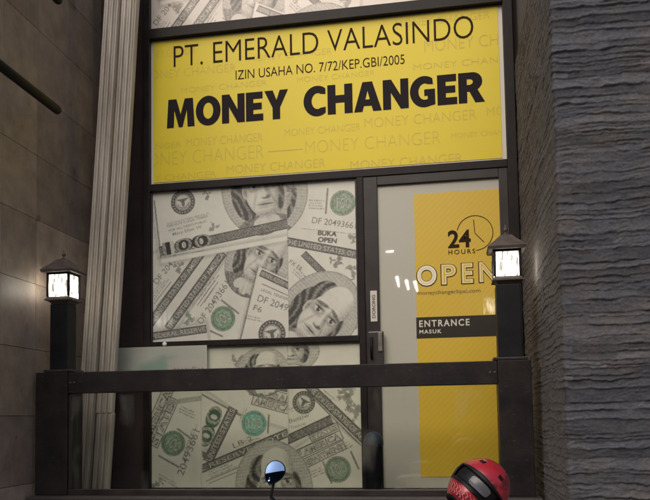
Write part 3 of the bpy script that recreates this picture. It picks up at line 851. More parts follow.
def stone_wall():
    root = empty('stone_wall', (0.9, -1.75, G), 'grey split slate wall with rough horizontal courses beside the yellow door', 'wall')
    XC, YC = 0.489, -1.75
    R = 0.018                                            # the corner is turned over 5 cm
    LR = 1.86 - R; LC = R * math.pi / 2; LF = 1.9
    ds, dz = 0.0054, 0.0036
    S = np.arange(0, LR + LC + LF, ds)
    ztop, zbot = 2.35, -0.75
    Zs = np.arange(zbot, ztop, dz)
    nS, nZ = len(S), len(Zs)
    rs = np.random.RandomState(5)
    # courses: uneven heights, wavering joints
    edges = [zbot - 0.1]
    while edges[-1] < ztop + 0.2: edges.append(edges[-1] + rs.choice([0.016, 0.022, 0.030, 0.040, 0.058], p=[.2, .25, .25, .2, .1]) * rs.uniform(.85, 1.15))
    edges = np.array(edges)
    wob = (value_noise(nZ, nS, 62, rs) - .5) * 0.024 + (value_noise(nZ, nS, 20, rs) - .5) * 0.011 + (value_noise(nZ, nS, 8, rs) - .5) * 0.008 + (value_noise(nZ, nS, 3, rs) - .5) * 0.006
    ZZ = Zs[:, None] + wob
    idx = np.clip(np.searchsorted(edges, ZZ) - 1, 0, len(edges) - 2)
    f = (ZZ - edges[idx]) / (edges[idx + 1] - edges[idx])
    # stones inside a course: lengths 15-40 cm
    dep = np.zeros((nZ, nS)); tone = np.zeros((nZ, nS)); slope = np.zeros((nZ, nS))
    for c in range(len(edges) - 1):
        cuts = [rs.uniform(-.3, 0)]
        while cuts[-1] < S[-1] + .3: cuts.append(cuts[-1] + rs.uniform(.22, .75))
        cuts = np.array(cuts)
        d = rs.uniform(0, .0055, len(cuts)); t = rs.uniform(.78, 1.22, len(cuts)); sl = rs.uniform(-.2, 1.2, len(cuts))
        k = np.clip(np.searchsorted(cuts, S) - 1, 0, len(cuts) - 1)
        m = idx == c
        row = np.broadcast_to(d[k], (nZ, nS)); dep[m] = row[m]
        row = np.broadcast_to(t[k], (nZ, nS)); tone[m] = row[m]
        row = np.broadcast_to(sl[k], (nZ, nS)); slope[m] = row[m]
    edge_lo = np.clip(f / .10, 0, 1)
    # split face: each layer juts out at its lower edge and is undercut there
    brk = np.clip((value_noise(nZ, nS, 22, rs) * .7 + value_noise(nZ, nS, 9, rs) * .5 - .30) * 2.2, .08, 1.15)
    h = 0.0075 * edge_lo * (1 - .75 * f) * brk + dep * edge_lo * brk + slope * (.5 - f) * 0.006
    h += (value_noise(nZ, nS, 20, rs) - .5) * 0.006 + (value_noise(nZ, nS, 7, rs) - .5) * 0.004 + (value_noise(nZ, nS, 2.4, rs) - .5) * 0.003
    grain = value_noise(nZ, nS, 34, rs)
    h += 0.003 * np.abs(np.sin(ZZ / 0.0075 + 5 * value_noise(nZ, nS, 11, rs))) * (grain > .45)
    relief = np.clip(h - .25 * (np.roll(h, 3, 0) + np.roll(h, -3, 0) + np.roll(h, 6, 0) + np.roll(h, -6, 0)), -.004, .004) / .004
    tone = (1 + (tone - 1) * 1.35) * (1 + .16 * relief)  # tone rises on the crests and drops in the hollows
    # perimeter line and outward normal
    px = np.where(S < LR, XC, 0.0); py = np.where(S < LR, 0.11 - S, 0.0); nx = np.where(S < LR, -1.0, 0.0); ny = np.zeros(nS)
    a = np.clip((S - LR) / R, 0, math.pi / 2); cm = (S >= LR) & (S < LR + LC)
    px = np.where(cm, XC + R - R * np.cos(a), px); py = np.where(cm, YC + R - R * np.sin(a), py)
    nx = np.where(cm, -np.cos(a), nx); ny = np.where(cm, -np.sin(a), ny)
    fm = S >= LR + LC
    px = np.where(fm, XC + R + (S - LR - LC), px); py = np.where(fm, YC, py); ny = np.where(fm, -1.0, ny)
    amp = np.where(S < LR - .04, .45, np.where(S > LR + LC, .80, .6))
    h = h * amp - 0.006
    co = np.zeros((nZ, nS, 3), np.float32)
    co[..., 0] = px + nx * h; co[..., 1] = py + ny * h; co[..., 2] = Zs[:, None]
    n = nS * nZ; i = np.arange(n).reshape(nZ, nS)
    q = np.stack([i[:-1, :-1], i[:-1, 1:], i[1:, 1:], i[1:, :-1]], -1).reshape(-1, 4).astype(np.int32)
    me = bpy.data.meshes.new('slate_facing')
    me.vertices.add(n); me.vertices.foreach_set('co', co.ravel())
    me.loops.add(q.size); me.loops.foreach_set('vertex_index', q.ravel())
    me.polygons.add(len(q)); me.polygons.foreach_set('loop_start', np.arange(0, q.size, 4, dtype=np.int32))
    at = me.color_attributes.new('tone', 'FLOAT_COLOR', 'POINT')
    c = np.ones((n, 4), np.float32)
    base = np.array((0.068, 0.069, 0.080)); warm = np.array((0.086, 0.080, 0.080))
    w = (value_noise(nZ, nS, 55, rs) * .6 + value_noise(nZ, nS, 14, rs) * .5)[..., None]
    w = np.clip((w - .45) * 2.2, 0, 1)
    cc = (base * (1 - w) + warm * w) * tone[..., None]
    cc = np.where((S < LR)[None, :, None], (cc * .35 + .65 * np.array((.112, .100, .092))) * 1.25, cc)  # return face coloured lighter and browner, making up for the little light there
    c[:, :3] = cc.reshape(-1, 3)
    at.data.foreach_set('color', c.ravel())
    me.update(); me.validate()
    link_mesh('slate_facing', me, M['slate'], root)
    bm = bmesh.new(); box(bm, XC + 0.03, XC + 1.95, YC + 0.03, 0.3, G - .1, 4.1); 
    from_bm('wall_core', bm, mat('slate_core', (0.09, 0.085, 0.085), 0.95, bump=0.6, bscale=20), root)
stone_wall()

# ------------------------------------------------------------------ shop frame
def shop_frame():
    root = empty('shop_frame', (-0.9, 0.0, -0.5), 'dark metal shop frame holding the banknote panels and the yellow sign', 'window frame')
    F = -0.022
    def bar(name, x0, x1, z0, z1, y0=F, y1=0.058, m='frame', bev=0.004):
        b = bmesh.new(); box(b, x0, x1, y0, y1, z0, z1, bev); return from_bm(name, b, M[m], root)
    bar('jamb', -2.142, -2.092, -0.518, 3.75)
    bar('jamb', 0.421, 0.486, -0.518, 3.75)
    bar('transom', -2.0915, 0.4205, 2.788, 2.862, F - .012)
    bar('transom', -2.0915, 0.4205, 1.652, 1.706, F - .004)
    bar('transom', -2.0915, -0.592, 0.520, 0.560, F - .004)
    bar('mullion', -0.5915, -0.546, -0.518, 1.6515, F - .002)
    bar('sill', -2.0915, -0.592, -0.518, -0.470, F)
    bar('glazing_bead', -2.0915, -2.080, 0.5605, 1.6515, -.006, .02, 'frame2', .002)
    bar('glazing_bead', -0.6035, -0.592, 0.5605, 1.6515, -.006, .02, 'frame2', .002)
    b = bmesh.new(); lathe(b, (0, 0, 0), [(0.004, 0), (0.012, .003), (0.017, .010), (0.015, .018), (0.006, .022)], 16)
    for v in b.verts: v.co = Vector((-1.975 + v.co.x, F - .004 - v.co.z, 0.541 + v.co.y))
    from_bm('round_knob', b, M['knob'], root, True)
shop_frame()

def sepia(C):
    L = C.mean(-1, keepdims=True)
    return L * np.array((1.10, 0.985, 0.86))
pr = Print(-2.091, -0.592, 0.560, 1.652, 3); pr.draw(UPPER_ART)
pr.seam(-1.087)
tag(link_mesh('banknote_panel', pr.mesh('banknote_panel', 0.012), M['print']),
    'window panel printed with collaged banknotes and a big tilted portrait, between yellow sign and guardrail', 'poster', 'banknote collage panels of the shop front')
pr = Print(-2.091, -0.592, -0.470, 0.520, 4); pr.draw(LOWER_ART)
pr.seam(-1.725); pr.seam(-1.095)
tag(link_mesh('banknote_panel', pr.mesh('banknote_panel', 0.012, post=lambda C: C * np.array((.92, .93, .86))), M['print']),
    'lowest banknote collage panel, seen through the guardrail glass', 'poster', 'banknote collage panels of the shop front')
pr = Print(-2.091, 0.4205, 0.935, 1.650, 3); pr.draw([e if e[0] != 'clip' else ('clip', e[1], e[2]) for e in UPPER_ART])
tag(link_mesh('banknote_panel', pr.mesh('banknote_panel', 0.012, dz=1.927, post=sepia), M['print']),
    'brownish banknote collage panel above the yellow sign, cut by the picture edge', 'poster', 'banknote collage panels of the shop front')

# ------------------------------------------------------------------ yellow sign over window and door
def yellow_sign():
    root = empty('yellow_sign', (-0.835, 0.01, 1.71), 'wide yellow sign board with bold black lettering above window and door', 'sign')
    b = bmesh.new(); box(b, -2.0915, 0.4205, 0.012, 0.05, 1.7065, 2.7875)
    from_bm('white_border', b, M['white_print'], root)
    X0, X1, Z0, Z1 = -2.072, 0.392, 1.725, 2.778
    b = bmesh.new(); box(b, X0, X1, 0.008, 0.0115, Z0, Z1)
    from_bm('printed_film', b, M['banner'], root)
    R = (X0 + .004, X1 - .004, Z0 + .003, Z1 - .003)
    MC = 'MONEY CHANGER'
    g = [(MC, -1.82, -1.256, 1.972, .060, -.012), (MC, -2.20, -1.250, 1.850, .095, -.022), (MC, -1.523, -.808, 1.752, .060, -.008),
         (MC, -1.097, -.558, 1.993, .050, -.014), (MC, -.530, .230, 2.006, .068, -.014), (MC, -.948, -.014, 1.858, .085, -.024),
         (MC, -.633, .129, 1.716, .062, -.008), (MC, -.106, .72, 2.508, .080, -.014), (MC, -.184, .55, 2.385, .042, -.012),
         (MC, -2.5, -1.86, 1.975, .04, -.012), (MC, -2.3, -1.60, 1.735, .045, -.012), (MC, -1.86, -1.22, 2.375, .040, -.016), (MC, -2.15, -1.45, 2.50, .060, -.018),
         (MC, -1.0, -.45, 2.375, .036, -.016), (MC, .30, .98, 2.02, .06, -.014), (MC, .06, .50, 1.885, .035, -.014), (MC, -.30, .34, 2.70, .05, -.014),
         (MC, -1.35, -.75, 2.56, .042, -.018), (MC, -2.15, -1.75, 2.66, .05, -.018)]
    for e in g:
        for w in by_word(e): lettering('background_lettering', [w], M['ghost'], root, 0.0070, R)
    b = bmesh.new(); box(b, -1.221, -.969, 0.0069, 0.0073, 1.888, 1.8945); from_bm('dash_mark', b, M['ghost'], root)
    for w in by_word(('PT. EMERALD VALASINDO', -1.917, .228, 2.577, 155e-3, -.009)): lettering('company_lettering', [w], M['brown_ink'], root, 0.0060, R)
    lettering('licence_lettering', [('IZIN USAHA NO. 7/72/KEP.GBI/2005', -1.450, -.243, 2.438, .066, -.006)], M['brown_ink'], root, 0.0060, R)
    for s, a, e in (('MONEY', -1.970, -1.068), ('CHANGER', -.957, .290)):
        lettering('trade_lettering', [(s, a, e, 2.122, .211, 'heavy')], M['ink'], root, 0.0055, R)
yellow_sign()

# ------------------------------------------------------------------ door
def door():
    root = empty('glass_door', (-0.06, 0.0, -0.5), 'glass shop door in dark frame with frosted film and yellow opening hours sticker', 'door')
    F = -0.018
    def bar(name, x0, x1, z0, z1, m='frame2', y0=F, y1=.03, bev=.004):
        b = bmesh.new(); box(b, x0, x1, y0, y1, z0, z1, bev); return from_bm(name, b, M[m], root)
    bar('stile', -.5455, -.450, -.470, 1.6515)
    bar('stile', .362, .4205, -.470, 1.6515)
    bar('top_rail', -.4495, .3615, 1.588, 1.6515)
    bar('bottom_rail', -.4495, .3615, -.515, -.470)
    b = bmesh.new(); box(b, -.4497, .3617, .004, .018, -.4697, 1.5877); from_bm('frosted_pane', b, M['film'], root)
    st = bmesh.new(); X0, X1, Z0, Z1 = -.203, .361, -.398, 1.513
    box(st, X0, X1, 0.0005, .0038, Z0, Z1)
    st = from_bm('yellow_sticker', st, M['sticker'], root)
    # clock ring left open where the figures stand, and its hands
    c = (.196, 1.223); r = .118
    b = bmesh.new()
    ring = [math.radians(t) for t in np.linspace(-88, 168, 70)]
    for k in range(len(ring) - 1):
        q = [(r - .0024, ring[k]), (r + .0024, ring[k]), (r + .0024, ring[k + 1]), (r - .0024, ring[k + 1])]
        b.faces.new([b.verts.new((c[0] + R * math.cos(t), -.0012, c[1] + R * math.sin(t))) for R, t in q])
    for p in ((.190, 1.314), (.254, 1.158)):
        d = Vector((p[0] - c[0], 0, p[1] - c[1])); n = Vector((-d.z, 0, d.x)).normalized() * .0024
        a = Vector((c[0], -.0012, c[1])); e = a + d
        b.faces.new([b.verts.new(v) for v in (a - n, e - n, e + n, a + n)])
    bmesh.ops.remove_doubles(b, verts=b.verts, dist=1e-5)
    from_bm('clock_mark', b, M['brown_ink'], st)
    lettering('hours_lettering', [('24', .017, .168, 1.129, .119, .026), ('HOURS', .018, .195, 1.086, .030, .006, 0, 1.35)], M['brown_ink'], st, -.0018)
    op = [('O', -.198, -.062, .880, .138), ('P', -.034, .068, .882, .138), ('E', .100, .178, .884, .138), ('N', .214, .330, .887, .138)]
    for k, (s, a, e, z, h) in enumerate(op):
        lt = lettering('opening_outline', [(s, a - .003, e + .003, z - .004, h * 1.05, .060)], M['brown_ink'], st, -.0012)
        lettering('opening_fill', [(s, a + .003, e - .003, z + .002, h * .98, .034)], M['cream_ink'] if k == 0 else M['straw_ink'], lt, -.0020)
        lettering('opening_inline', [(s, a + .016, e - .016, z + .012, h * .83, -.026)], M['sticker'] if k else M['straw_ink'], lt, -.0027)
    lettering('address_lettering', [('moneychangerbpai.com', -.195, .221, .822, .026, .01)], M['olive_ink'], st, -.0015)
    b = bmesh.new(); box(b, X0 - .004, X1 + .0005, -.0025, .0003, .527, .668); sp = from_bm('dark_strip', b, M['strip'], st)
    lettering('entrance_lettering', [('ENTRANCE', -.188, .144, .602, .045, .024, 0, 1.25), ('MASUK', -.188, -.041, .557, .026, .03, 0, 1.25)], M['white_print'], sp, -.0034)
    b = bmesh.new(); box(b, -.512, -.467, F - .0022, F - .0003, .650, .860, .0006); lb = from_bm('white_label', b, M['white_print'], root)
    lettering('label_lettering', [('DORONG', -.478, -.318, .672, .024, .04, 1)], mat('grey_ink', (.16, .14, .14), .5), lb, F - .003)
    b = bmesh.new(); box(b, -.528, -.424, F - .048, F - .0003, .330, .580, .010, 3); lk = from_bm('lock_case', b, mat('lock_dark_plastic', (.05, .045, .047), .22, coat=.5), root)
    b = bmesh.new(); box(b, -.462, -.432, F - .056, F - .0485, .44, .572, .006); from_bm('cover_plate', b, mat('brushed_plate', (.20, .18, .15), .4, c2=(.10, .085, .08), scale=30), lk)
    b = bmesh.new(); tube(b, [(-.505, F - .05, .535), (-.505, F - .075, .53), (-.505, F - .078, .40), (-.505, F - .05, .395)], .009, 10); from_bm('handle', b, M['black'], lk, True)
    b = bmesh.new(); lathe(b, (0, 0, 0), [(.004, 0), (.010, .003), (.010, .012), (.004, .016)], 14)
    for v in b.verts: v.co = Vector((-.418 + v.co.x, F - v.co.z - .001, .352 + v.co.y))
    from_bm('key_button', b, M['knob'], lk, True)
door()

# ------------------------------------------------------------------ pale fluted boards leaning in the corner
def fluted_board(xb, xt, zb, zt, y, w, label, joints):
    prof = []
    n = 3; seg = w / n
    for k in range(n):
        x = k * seg - w / 2
        prof += [(x + .0008, 0.010), (x + seg * .07, .002), (x + seg * .16, -.010), (x + seg * .5, -.013), (x + seg * .60, -.006), (x + seg * .66, -.013), (x + seg * .86, -.010), (x + seg * .95, .002)]
    prof.append((w / 2 - .0005, 0.008))
    prof += [(w / 2, .03), (-w / 2, .03)]
    bm = bmesh.new(); rings = []
    ts = sorted(list(np.linspace(0, 1, 24)) + [(jz - zb) / (zt - zb) + d for jz in joints for d in (-.0012, -.0006, .0006, .0012)])
    for t in ts:
        x = xb + (xt - xb) * t; z = zb + (zt - zb) * t; x += .006 * math.sin(t * 3.1)
        cut = .004 if any(abs(z - jz) < .004 for jz in joints) else 0
        low = .004 * (len(joints) > 0 and z < joints[0])
        rings.append([bm.verts.new((x + low + p[0], y + low + (max(p[1] + cut, p[1]) if p[1] < .02 else p[1]), z)) for p in prof])
    for a, b in zip(rings[:-1], rings[1:]):
        for k in range(len(prof)): bm.faces.new((a[k], a[(k + 1) % len(prof)], b[(k + 1) % len(prof)], b[k]))
    bm.faces.new(rings[0]); bm.faces.new(list(reversed(rings[-1])))
    return tag(from_bm('fluted_board', bm, M['column']), label, 'board', 'fluted boards in the corner')
# left edge of the pair runs from x -2.50 at z 0.3 to -2.32 at z 3
def pair_x(z): return -2.505 + (z - 0.0) * 0.0625
for k, lb in ((0, 'pale fluted board in the corner, nearer the tiled wall and half behind the lantern'),
              (1, 'pale fluted board in the corner, on the side of the dark shop frame')):
    w = .114 if k == 0 else .122
    cx = .057 if k == 0 else .191
    fluted_board(pair_x(-.52) + cx, pair_x(3.7) + cx, -.52, 3.7, -.30, w, lb, [.055] if k else [])

# ------------------------------------------------------------------ small teal and white board behind the rail
def notice_board():
    root = empty('notice_board', (-2.03, -.03, .30), 'pale notice board with washed out teal mark behind the guardrail beam', 'board')
    p = Print(-2.42, -1.668, .300, .522, 9)
    p.C[:] = np.array((.42, .44, .37)) * (0.92 + .16 * p.n1[..., None])
    p.C *= (1 + .05 * (p.n2[..., None] - .5))
    d = p.poly_d([(-2.15, .395), (-1.98, .455), (-1.955, .40), (-1.96, .30), (-2.20, .30)]); p.paint(.75 * p.aa(d, .05), (.20, .33, .27))
    d = p.poly_d([(-2.0, .455), (-1.90, .45), (-1.93, .42)]); p.paint(.5 * p.aa(d, .03), (.20, .33, .27))
    d = p.poly_d([(-1.945, .30), (-1.945, .435), (-1.67, .425), (-1.67, .30)]); p.paint(.5 * p.aa(d, .02), (.50, .46, .41))
    k = np.random.RandomState(2)
    for i in range(9):                               # worn, unreadable red writing
        x = -1.90 + i * .025; h = k.uniform(.014, .03)
        p.d_line((x, .352), (x + k.uniform(-.006, .014), .352 + h), .005, 's'); p.d_line((x, .352 + h * .5), (x + .016, .352 + h * k.uniform(.2, 1)), .0045, 's')
    link_mesh('printed_face', p.mesh('printed_face', -.0412), M['print'], root)
    b = bmesh.new(); box(b, -2.424, -1.664, -.0408, -.030, .298, .524); from_bm('back_sheet', b, M['white_print'], root)
notice_board()

# ------------------------------------------------------------------ guardrail with glass, and the two lantern posts on it
def guardrail():
    root = empty('guardrail', (-1.0, -.87, -.437), 'dark terrace guardrail with glass infill in front of the shop', 'guardrail')
    def bar(name, x0, x1, y0, y1, z0, z1, m='rail', bev=.005):
        b = bmesh.new(); box(b, x0, x1, y0, y1, z0, z1, bev); return from_bm(name, b, M[m], root)
    bar('post', -2.474, -2.2665, -.905, -.70, -.437, .303)
    bar('post', .263, .4415, -.905, -.72, -.437, .303)
    bar('beam', -2.266, .2625, -.900, -.840, .172, .301)
    bar('bottom_rail', -2.266, .2625, -.895, -.850, -.437, -.402, 'frame2', .003)
    b = bmesh.new(); box(b, -2.262, .258, -.876, -.868, -.4015, .1715); from_bm('glass_pane', b, M['glass'], root)
    for x in (-2.250, -2.225, .222, .247):
        b = bmesh.new(); lathe(b, (0, 0, 0), [(.0055, 0), (.0065, .001), (.0055, .0028), (.002, .003)], 12)
        for v in b.verts: v.co = Vector((x + v.co.x, -.9005 - v.co.z, .237 + v.co.y))
        from_bm('screw', b, M['screw'], root, True)
    bar('glazing_channel', -2.266, -2.252, -.888, -.858, -.401, .1715, 'frame2', .002)
guardrail()

def lantern_post(x, y, label, stem=.115):
    root = empty('lantern_post', (x, y, .304), label, 'lantern', 'lit lanterns on the guardrail posts')
    z = .304
    b = bmesh.new(); box(b, x - .092, x + .092, y - .072, y + .092, z, z + .016, .004); from_bm('base_plate', b, M['frame2'], root)
    b = bmesh.new(); h = stem / 2
    box(b, x - h, x + h, y - h, y + h, z + .0162, .722, .004); from_bm('stem', b, M['black'], root)
    b = bmesh.new(); frustum(b, x, y, .7225, .050, .742, .068); frustum(b, x, y, .7425, .082, .752, .082)
    frustum(b, x, y, .7525, .078, .766, .070)
    from_bm('lantern_base', b, M['bronze'], root)
    W = .068; zb, zt = .7665, .915
    b = bmesh.new()
    for sx in (-1, 1):
        for sy in (-1, 1):
            box(b, x + sx * W - .007, x + sx * W + .007, y + sy * W - .007, y + sy * W + .007, zb, zt, .002)
    for sy in (-1, 1):
        box(b, x - W + .0075, x + W - .0075, y + sy * W - .006, y + sy * W + .006, zt - .012, zt)
        box(b, x + sy * W - .006, x + sy * W + .006, y - W + .0075, y + W - .0075, zt - .012, zt)
    from_bm('corner_frame', b, M['black'], root)
    e = .0015
    for nx, ny in ((0, -1), (1, 0), (0, 1), (-1, 0)):
        b = bmesh.new()
        if nx == 0: box(b, x - W + .008, x + W - .008, y + ny * (W - .002) - e, y + ny * (W - .002) + e, zb + .0005, zt - .0125)
        else: box(b, x + nx * (W - .002) - e, x + nx * (W - .002) + e, y - W + .008, y + W - .008, zb + .0005, zt - .0125)
        from_bm('glass_pane', b, M['pane'], root)
    b = bmesh.new()
    frustum(b, x, y, .9155, .098, .930, .104); frustum(b, x, y, .9302, .104, .940, .095)
    frustum(b, x, y, .9402, .095, .972, .060); frustum(b, x, y, .9722, .060, 1.000, .034); frustum(b, x, y, 1.0002, .034, 1.006, .026)
    rf = from_bm('lantern_roof', b, M['bronze'], root)
    b = bmesh.new(); lathe(b, (x, y, 1.0065), [(.014, 0), (.016, .006), (.006, .012), (.006, .020), (.012, .026), (.013, .033), (.008, .041), (.004, .046), (.003, .058), (.001, .062)], 16)
    from_bm('finial', b, M['bronze'], rf, True)
lantern_post(-2.332, -.835, 'lit post lantern with bronze roof beside the brown tiled wall')
lantern_post(.333, -.835, 'lit post lantern with bronze roof in front of the yellow door sticker', .130)

# ------------------------------------------------------------------ dark poles on the tiled wall
def wall_pole(z, label):
    root = empty('wall_pole', (-2.5, -1.9, z), label, 'pole', 'dark poles on the tiled wall')
    b = bmesh.new()
    tube(b, [(-2.35, -2.55, z), (-2.35, -.90, z), (-2.35, -.885, z), (-2.35, -.874, z)], [.028, .028, .024, .014], 18)
    from_bm('pole', b, M['black'], root, True)
    b = bmesh.new(); tube(b, [(-2.495, -1.95, z), (-2.37, -1.95, z)], .016, 12); from_bm('wall_bracket', b, M['frame'], root, True)
    b = bmesh.new(); tube(b, [(-2.4985, -1.95, z), (-2.488, -1.95, z)], .045, 20); from_bm('mounting_flange', b, M['frame'], root, True)
wall_pole(1.937, 'dark round pole along the tiled wall, halfway up between lantern and picture top')
wall_pole(2.645, 'dark pole of which only the rounded end shows at the picture top')

# ------------------------------------------------------------------ post with a blue dome, added in place of a reflection in the glass
root = empty('reflection_stand_in', (-.483, -.30, -.52), 'made-up dark post with rounded blue top, standing in for a reflection in the guardrail glass beside the door edge', 'reflection_stand_in')
b = bmesh.new(); lathe(b, (-.484, -.30, -.52), [(.056, 0), (.058, .01), (.056, .33), (.052, .335)], 28); from_bm('body', b, mat('stand_in_coating', (.006, .006, .009), .8, spec=.08), root, True)
b = bmesh.new(); lathe(b, (-.484, -.30, -.184), [(.054, 0), (.063, .008), (.064, .030), (.058, .055), (.044, .078), (.024, .092), (.004, .096)], 28); from_bm('domed_cap', b, M['blue'], root, True)

# ------------------------------------------------------------------ scooter (mostly below the picture) and the helmet on its mirror
SX, SY = -.29, -2.35
def loft(bm, secs, n=20):
    """secs: (y, cx, cz, half width, half height)"""
    rings = []
    for y, cx, cz, w, h in secs:
        rings.append([bm.verts.new((cx + w * math.copysign(abs(math.cos(t)) ** .75, math.cos(t)), y, cz + h * math.copysign(abs(math.sin(t)) ** .75, math.sin(t)))) for t in (2 * math.pi * k / n for k in range(n))])
    for a, b in zip(rings[:-1], rings[1:]):
        for k in range(n): bm.faces.new((a[k], a[(k + 1) % n], b[(k + 1) % n], b[k]))
    bm.faces.new(list(reversed(rings[0]))); bm.faces.new(rings[-1])

def scooter():
    root = empty('scooter', (SX, SY, G), 'dark motor scooter below the guardrail of which one round mirror shows', 'scooter')
    g = G
    def wheel(y):
        b = bmesh.new()
        n, m = 32, 10
        vs = [[b.verts.new((SX + .05 * math.cos(q), y + (.20 + .05 * math.sin(q)) * math.cos(t), g + .25 + (.20 + .05 * math.sin(q)) * math.sin(t))) for q in (2 * math.pi * j / m for j in range(m))] for t in (2 * math.pi * i / n for i in range(n))]
        for i in range(n):
            for j in range(m): b.faces.new((vs[i][j], vs[(i + 1) % n][j], vs[(i + 1) % n][(j + 1) % m], vs[i][(j + 1) % m]))
        w = from_bm('wheel', b, M['rubber'], root, True)
        b = bmesh.new(); tube(b, [(SX - .03, y, g + .25), (SX + .03, y, g + .25)], .155, 28)
        tube(b, [(SX - .06, y, g + .25), (SX + .06, y, g + .25)], .03, 14)
        from_bm('rim', b, M['chrome'], w)
    yf, yr = SY + .42, SY - .82
    wheel(yf); wheel(yr)
    b = bmesh.new(); loft(b, [(yf + .29, SX, g + .42, .03, .02), (yf + .15, SX, g + .53, .07, .02), (yf, SX, g + .55, .075, .03), (yf - .2, SX, g + .52, .07, .02)]); from_bm('front_fender', b, M['body_paint'], root, True)
    b = bmesh.new()
    for s in (-1, 1): tube(b, [(SX + s * .075, yf, g + .25), (SX + s * .07, SY + .17, g + .72)], .018, 10)
    from_bm('fork', b, M['chrome'], root, True)
    b = bmesh.new()
    for sec in ([(SY + .24, SX, g + .55, .12, .10), (SY + .26, SX, g + .70, .20, .20), (SY + .17, SX, g + .72, .22, .24), (SY + .10, SX, g + .66, .20, .28), (SY + .08, SX, g + .62, .16, .26)],): loft(b, sec)
    from_bm('leg_shield', b, M['body_paint'], root, True)
    b = bmesh.new(); box(b, SX - .15, SX + .15, SY - .40, SY + .10, g + .30, g + .38, .02); from_bm('floorboard', b, M['rubber'], root)
    b = bmesh.new(); loft(b, [(SY - .34, SX, g + .50, .12, .14), (SY - .45, SX, g + .55, .16, .19), (SY - .80, SX, g + .60, .17, .17), (SY - 1.10, SX, g + .68, .13, .10), (SY - 1.22, SX, g + .72, .05, .04)]); from_bm('rear_body', b, M['body_paint'], root, True)
    b = bmesh.new(); loft(b, [(SY - .30, SX, g + .74, .08, .03), (SY - .42, SX, g + .765, .13, .045), (SY - .75, SX, g + .775, .15, .045), (SY - 1.08, SX, g + .815, .11, .045), (SY - 1.18, SX, g + .82, .05, .03)]); from_bm('seat', b, M['rubber'], root, True)
    b = bmesh.new(); loft(b, [(SY - .02, SX, g + .985, .10, .03), (SY + .05, SX, g + .99, .13, .05), (SY + .13, SX, g + .96, .10, .055), (SY + .18, SX, g + .94, .05, .03)]); cw = from_bm('handlebar_cowl', b, M['body_paint'], root, True)
    b = bmesh.new(); loft(b, [(SY + .16, SX, g + .945, .06, .035), (SY + .19, SX, g + .942, .04, .022)]); from_bm('headlight', b, M['lens'], cw, True)
    b = bmesh.new(); tube(b, [(SX - .34, SY - .06, g + .985), (SX - .15, SY + .02, g + .99), (SX + .15, SY + .02, g + .99), (SX + .34, SY - .06, g + .985)], .014, 10); from_bm('handlebar', b, M['black'], root, True)
    for s in (-1, 1):
        b = bmesh.new(); tube(b, [(SX + s * .345, SY - .065, g + .985), (SX + s * .235, SY - .022, g + .988)], .020, 12); from_bm('grip', b, M['rubber'], root, True)
    # mirrors: a rounded teardrop head on a bent arm
    def mirror(c, arm):
        b = bmesh.new(); tube(b, arm, .006, 10); ar = from_bm('mirror_arm', b, M['black'], root, True)
        nrm = Vector((.16, -1, .26)).normalized(); ux = Vector((1, 0, 0)); ux = (ux - nrm * ux.dot(nrm)).normalized(); uz = nrm.cross(ux) * -1
        if uz.z < 0: uz = -uz
        A = math.radians(-28); ux, uz = ux * math.cos(A) + uz * math.sin(A), -ux * math.sin(A) + uz * math.cos(A)
        def outline(k, n=36):
            o = []
            for i in range(n):
                t = 2 * math.pi * i / n
                x = math.cos(t) * (.036 + .007 * math.sin(t)); y = math.sin(t) * .046
                o.append((x * k, y * k))
            return o
        b = bmesh.new(); rings = []
        for k, dpt in ((1.0, .004), (1.04, 0.0), (1.02, -.012), (.8, -.028), (.4, -.036)):
            rings.append([b.verts.new(Vector(c) + ux * p[0] + uz * p[1] + nrm * dpt) for p in outline(k)])
        for r0, r1 in zip(rings[:-1], rings[1:]):
            for i in range(36): b.faces.new((r0[i], r0[(i + 1) % 36], r1[(i + 1) % 36], r1[i]))
        b.faces.new(rings[0]); b.faces.new(rings[-1])
        hd = from_bm('mirror_housing', b, M['black'], ar, True)
        b = bmesh.new(); cen = b.verts.new(Vector(c) + nrm * .0075)
        prev = [cen]
        for k, dpt in ((.35, .0072), (.65, .0064), (.94, .0050)):
            ring = [b.verts.new(Vector(c) + ux * p[0] + uz * p[1] + nrm * dpt) for p in outline(k)]
            if len(prev) == 1:
                for i in range(36): b.faces.new((cen, ring[i], ring[(i + 1) % 36]))
            else:
                for i in range(36): b.faces.new((prev[i], prev[(i + 1) % 36], ring[(i + 1) % 36], ring[i]))
            prev = ring
        from_bm('mirror_glass', b, M['mirror'], hd, True)
    mirror((-.667, SY, -.203), [(SX - .26, SY + .0, g + .99), (SX - .30, SY + .03, g + 1.06), (-.690, SY + .035, -.30), (-.675, SY + .03, -.235)])
    mirror((.088, SY + .02, -.285), [(SX + .26, SY + .0, g + .99), (SX + .30, SY + .03, g + 1.06), (.080, SY + .055, -.36), (.086, SY + .05, -.30)])
scooter()

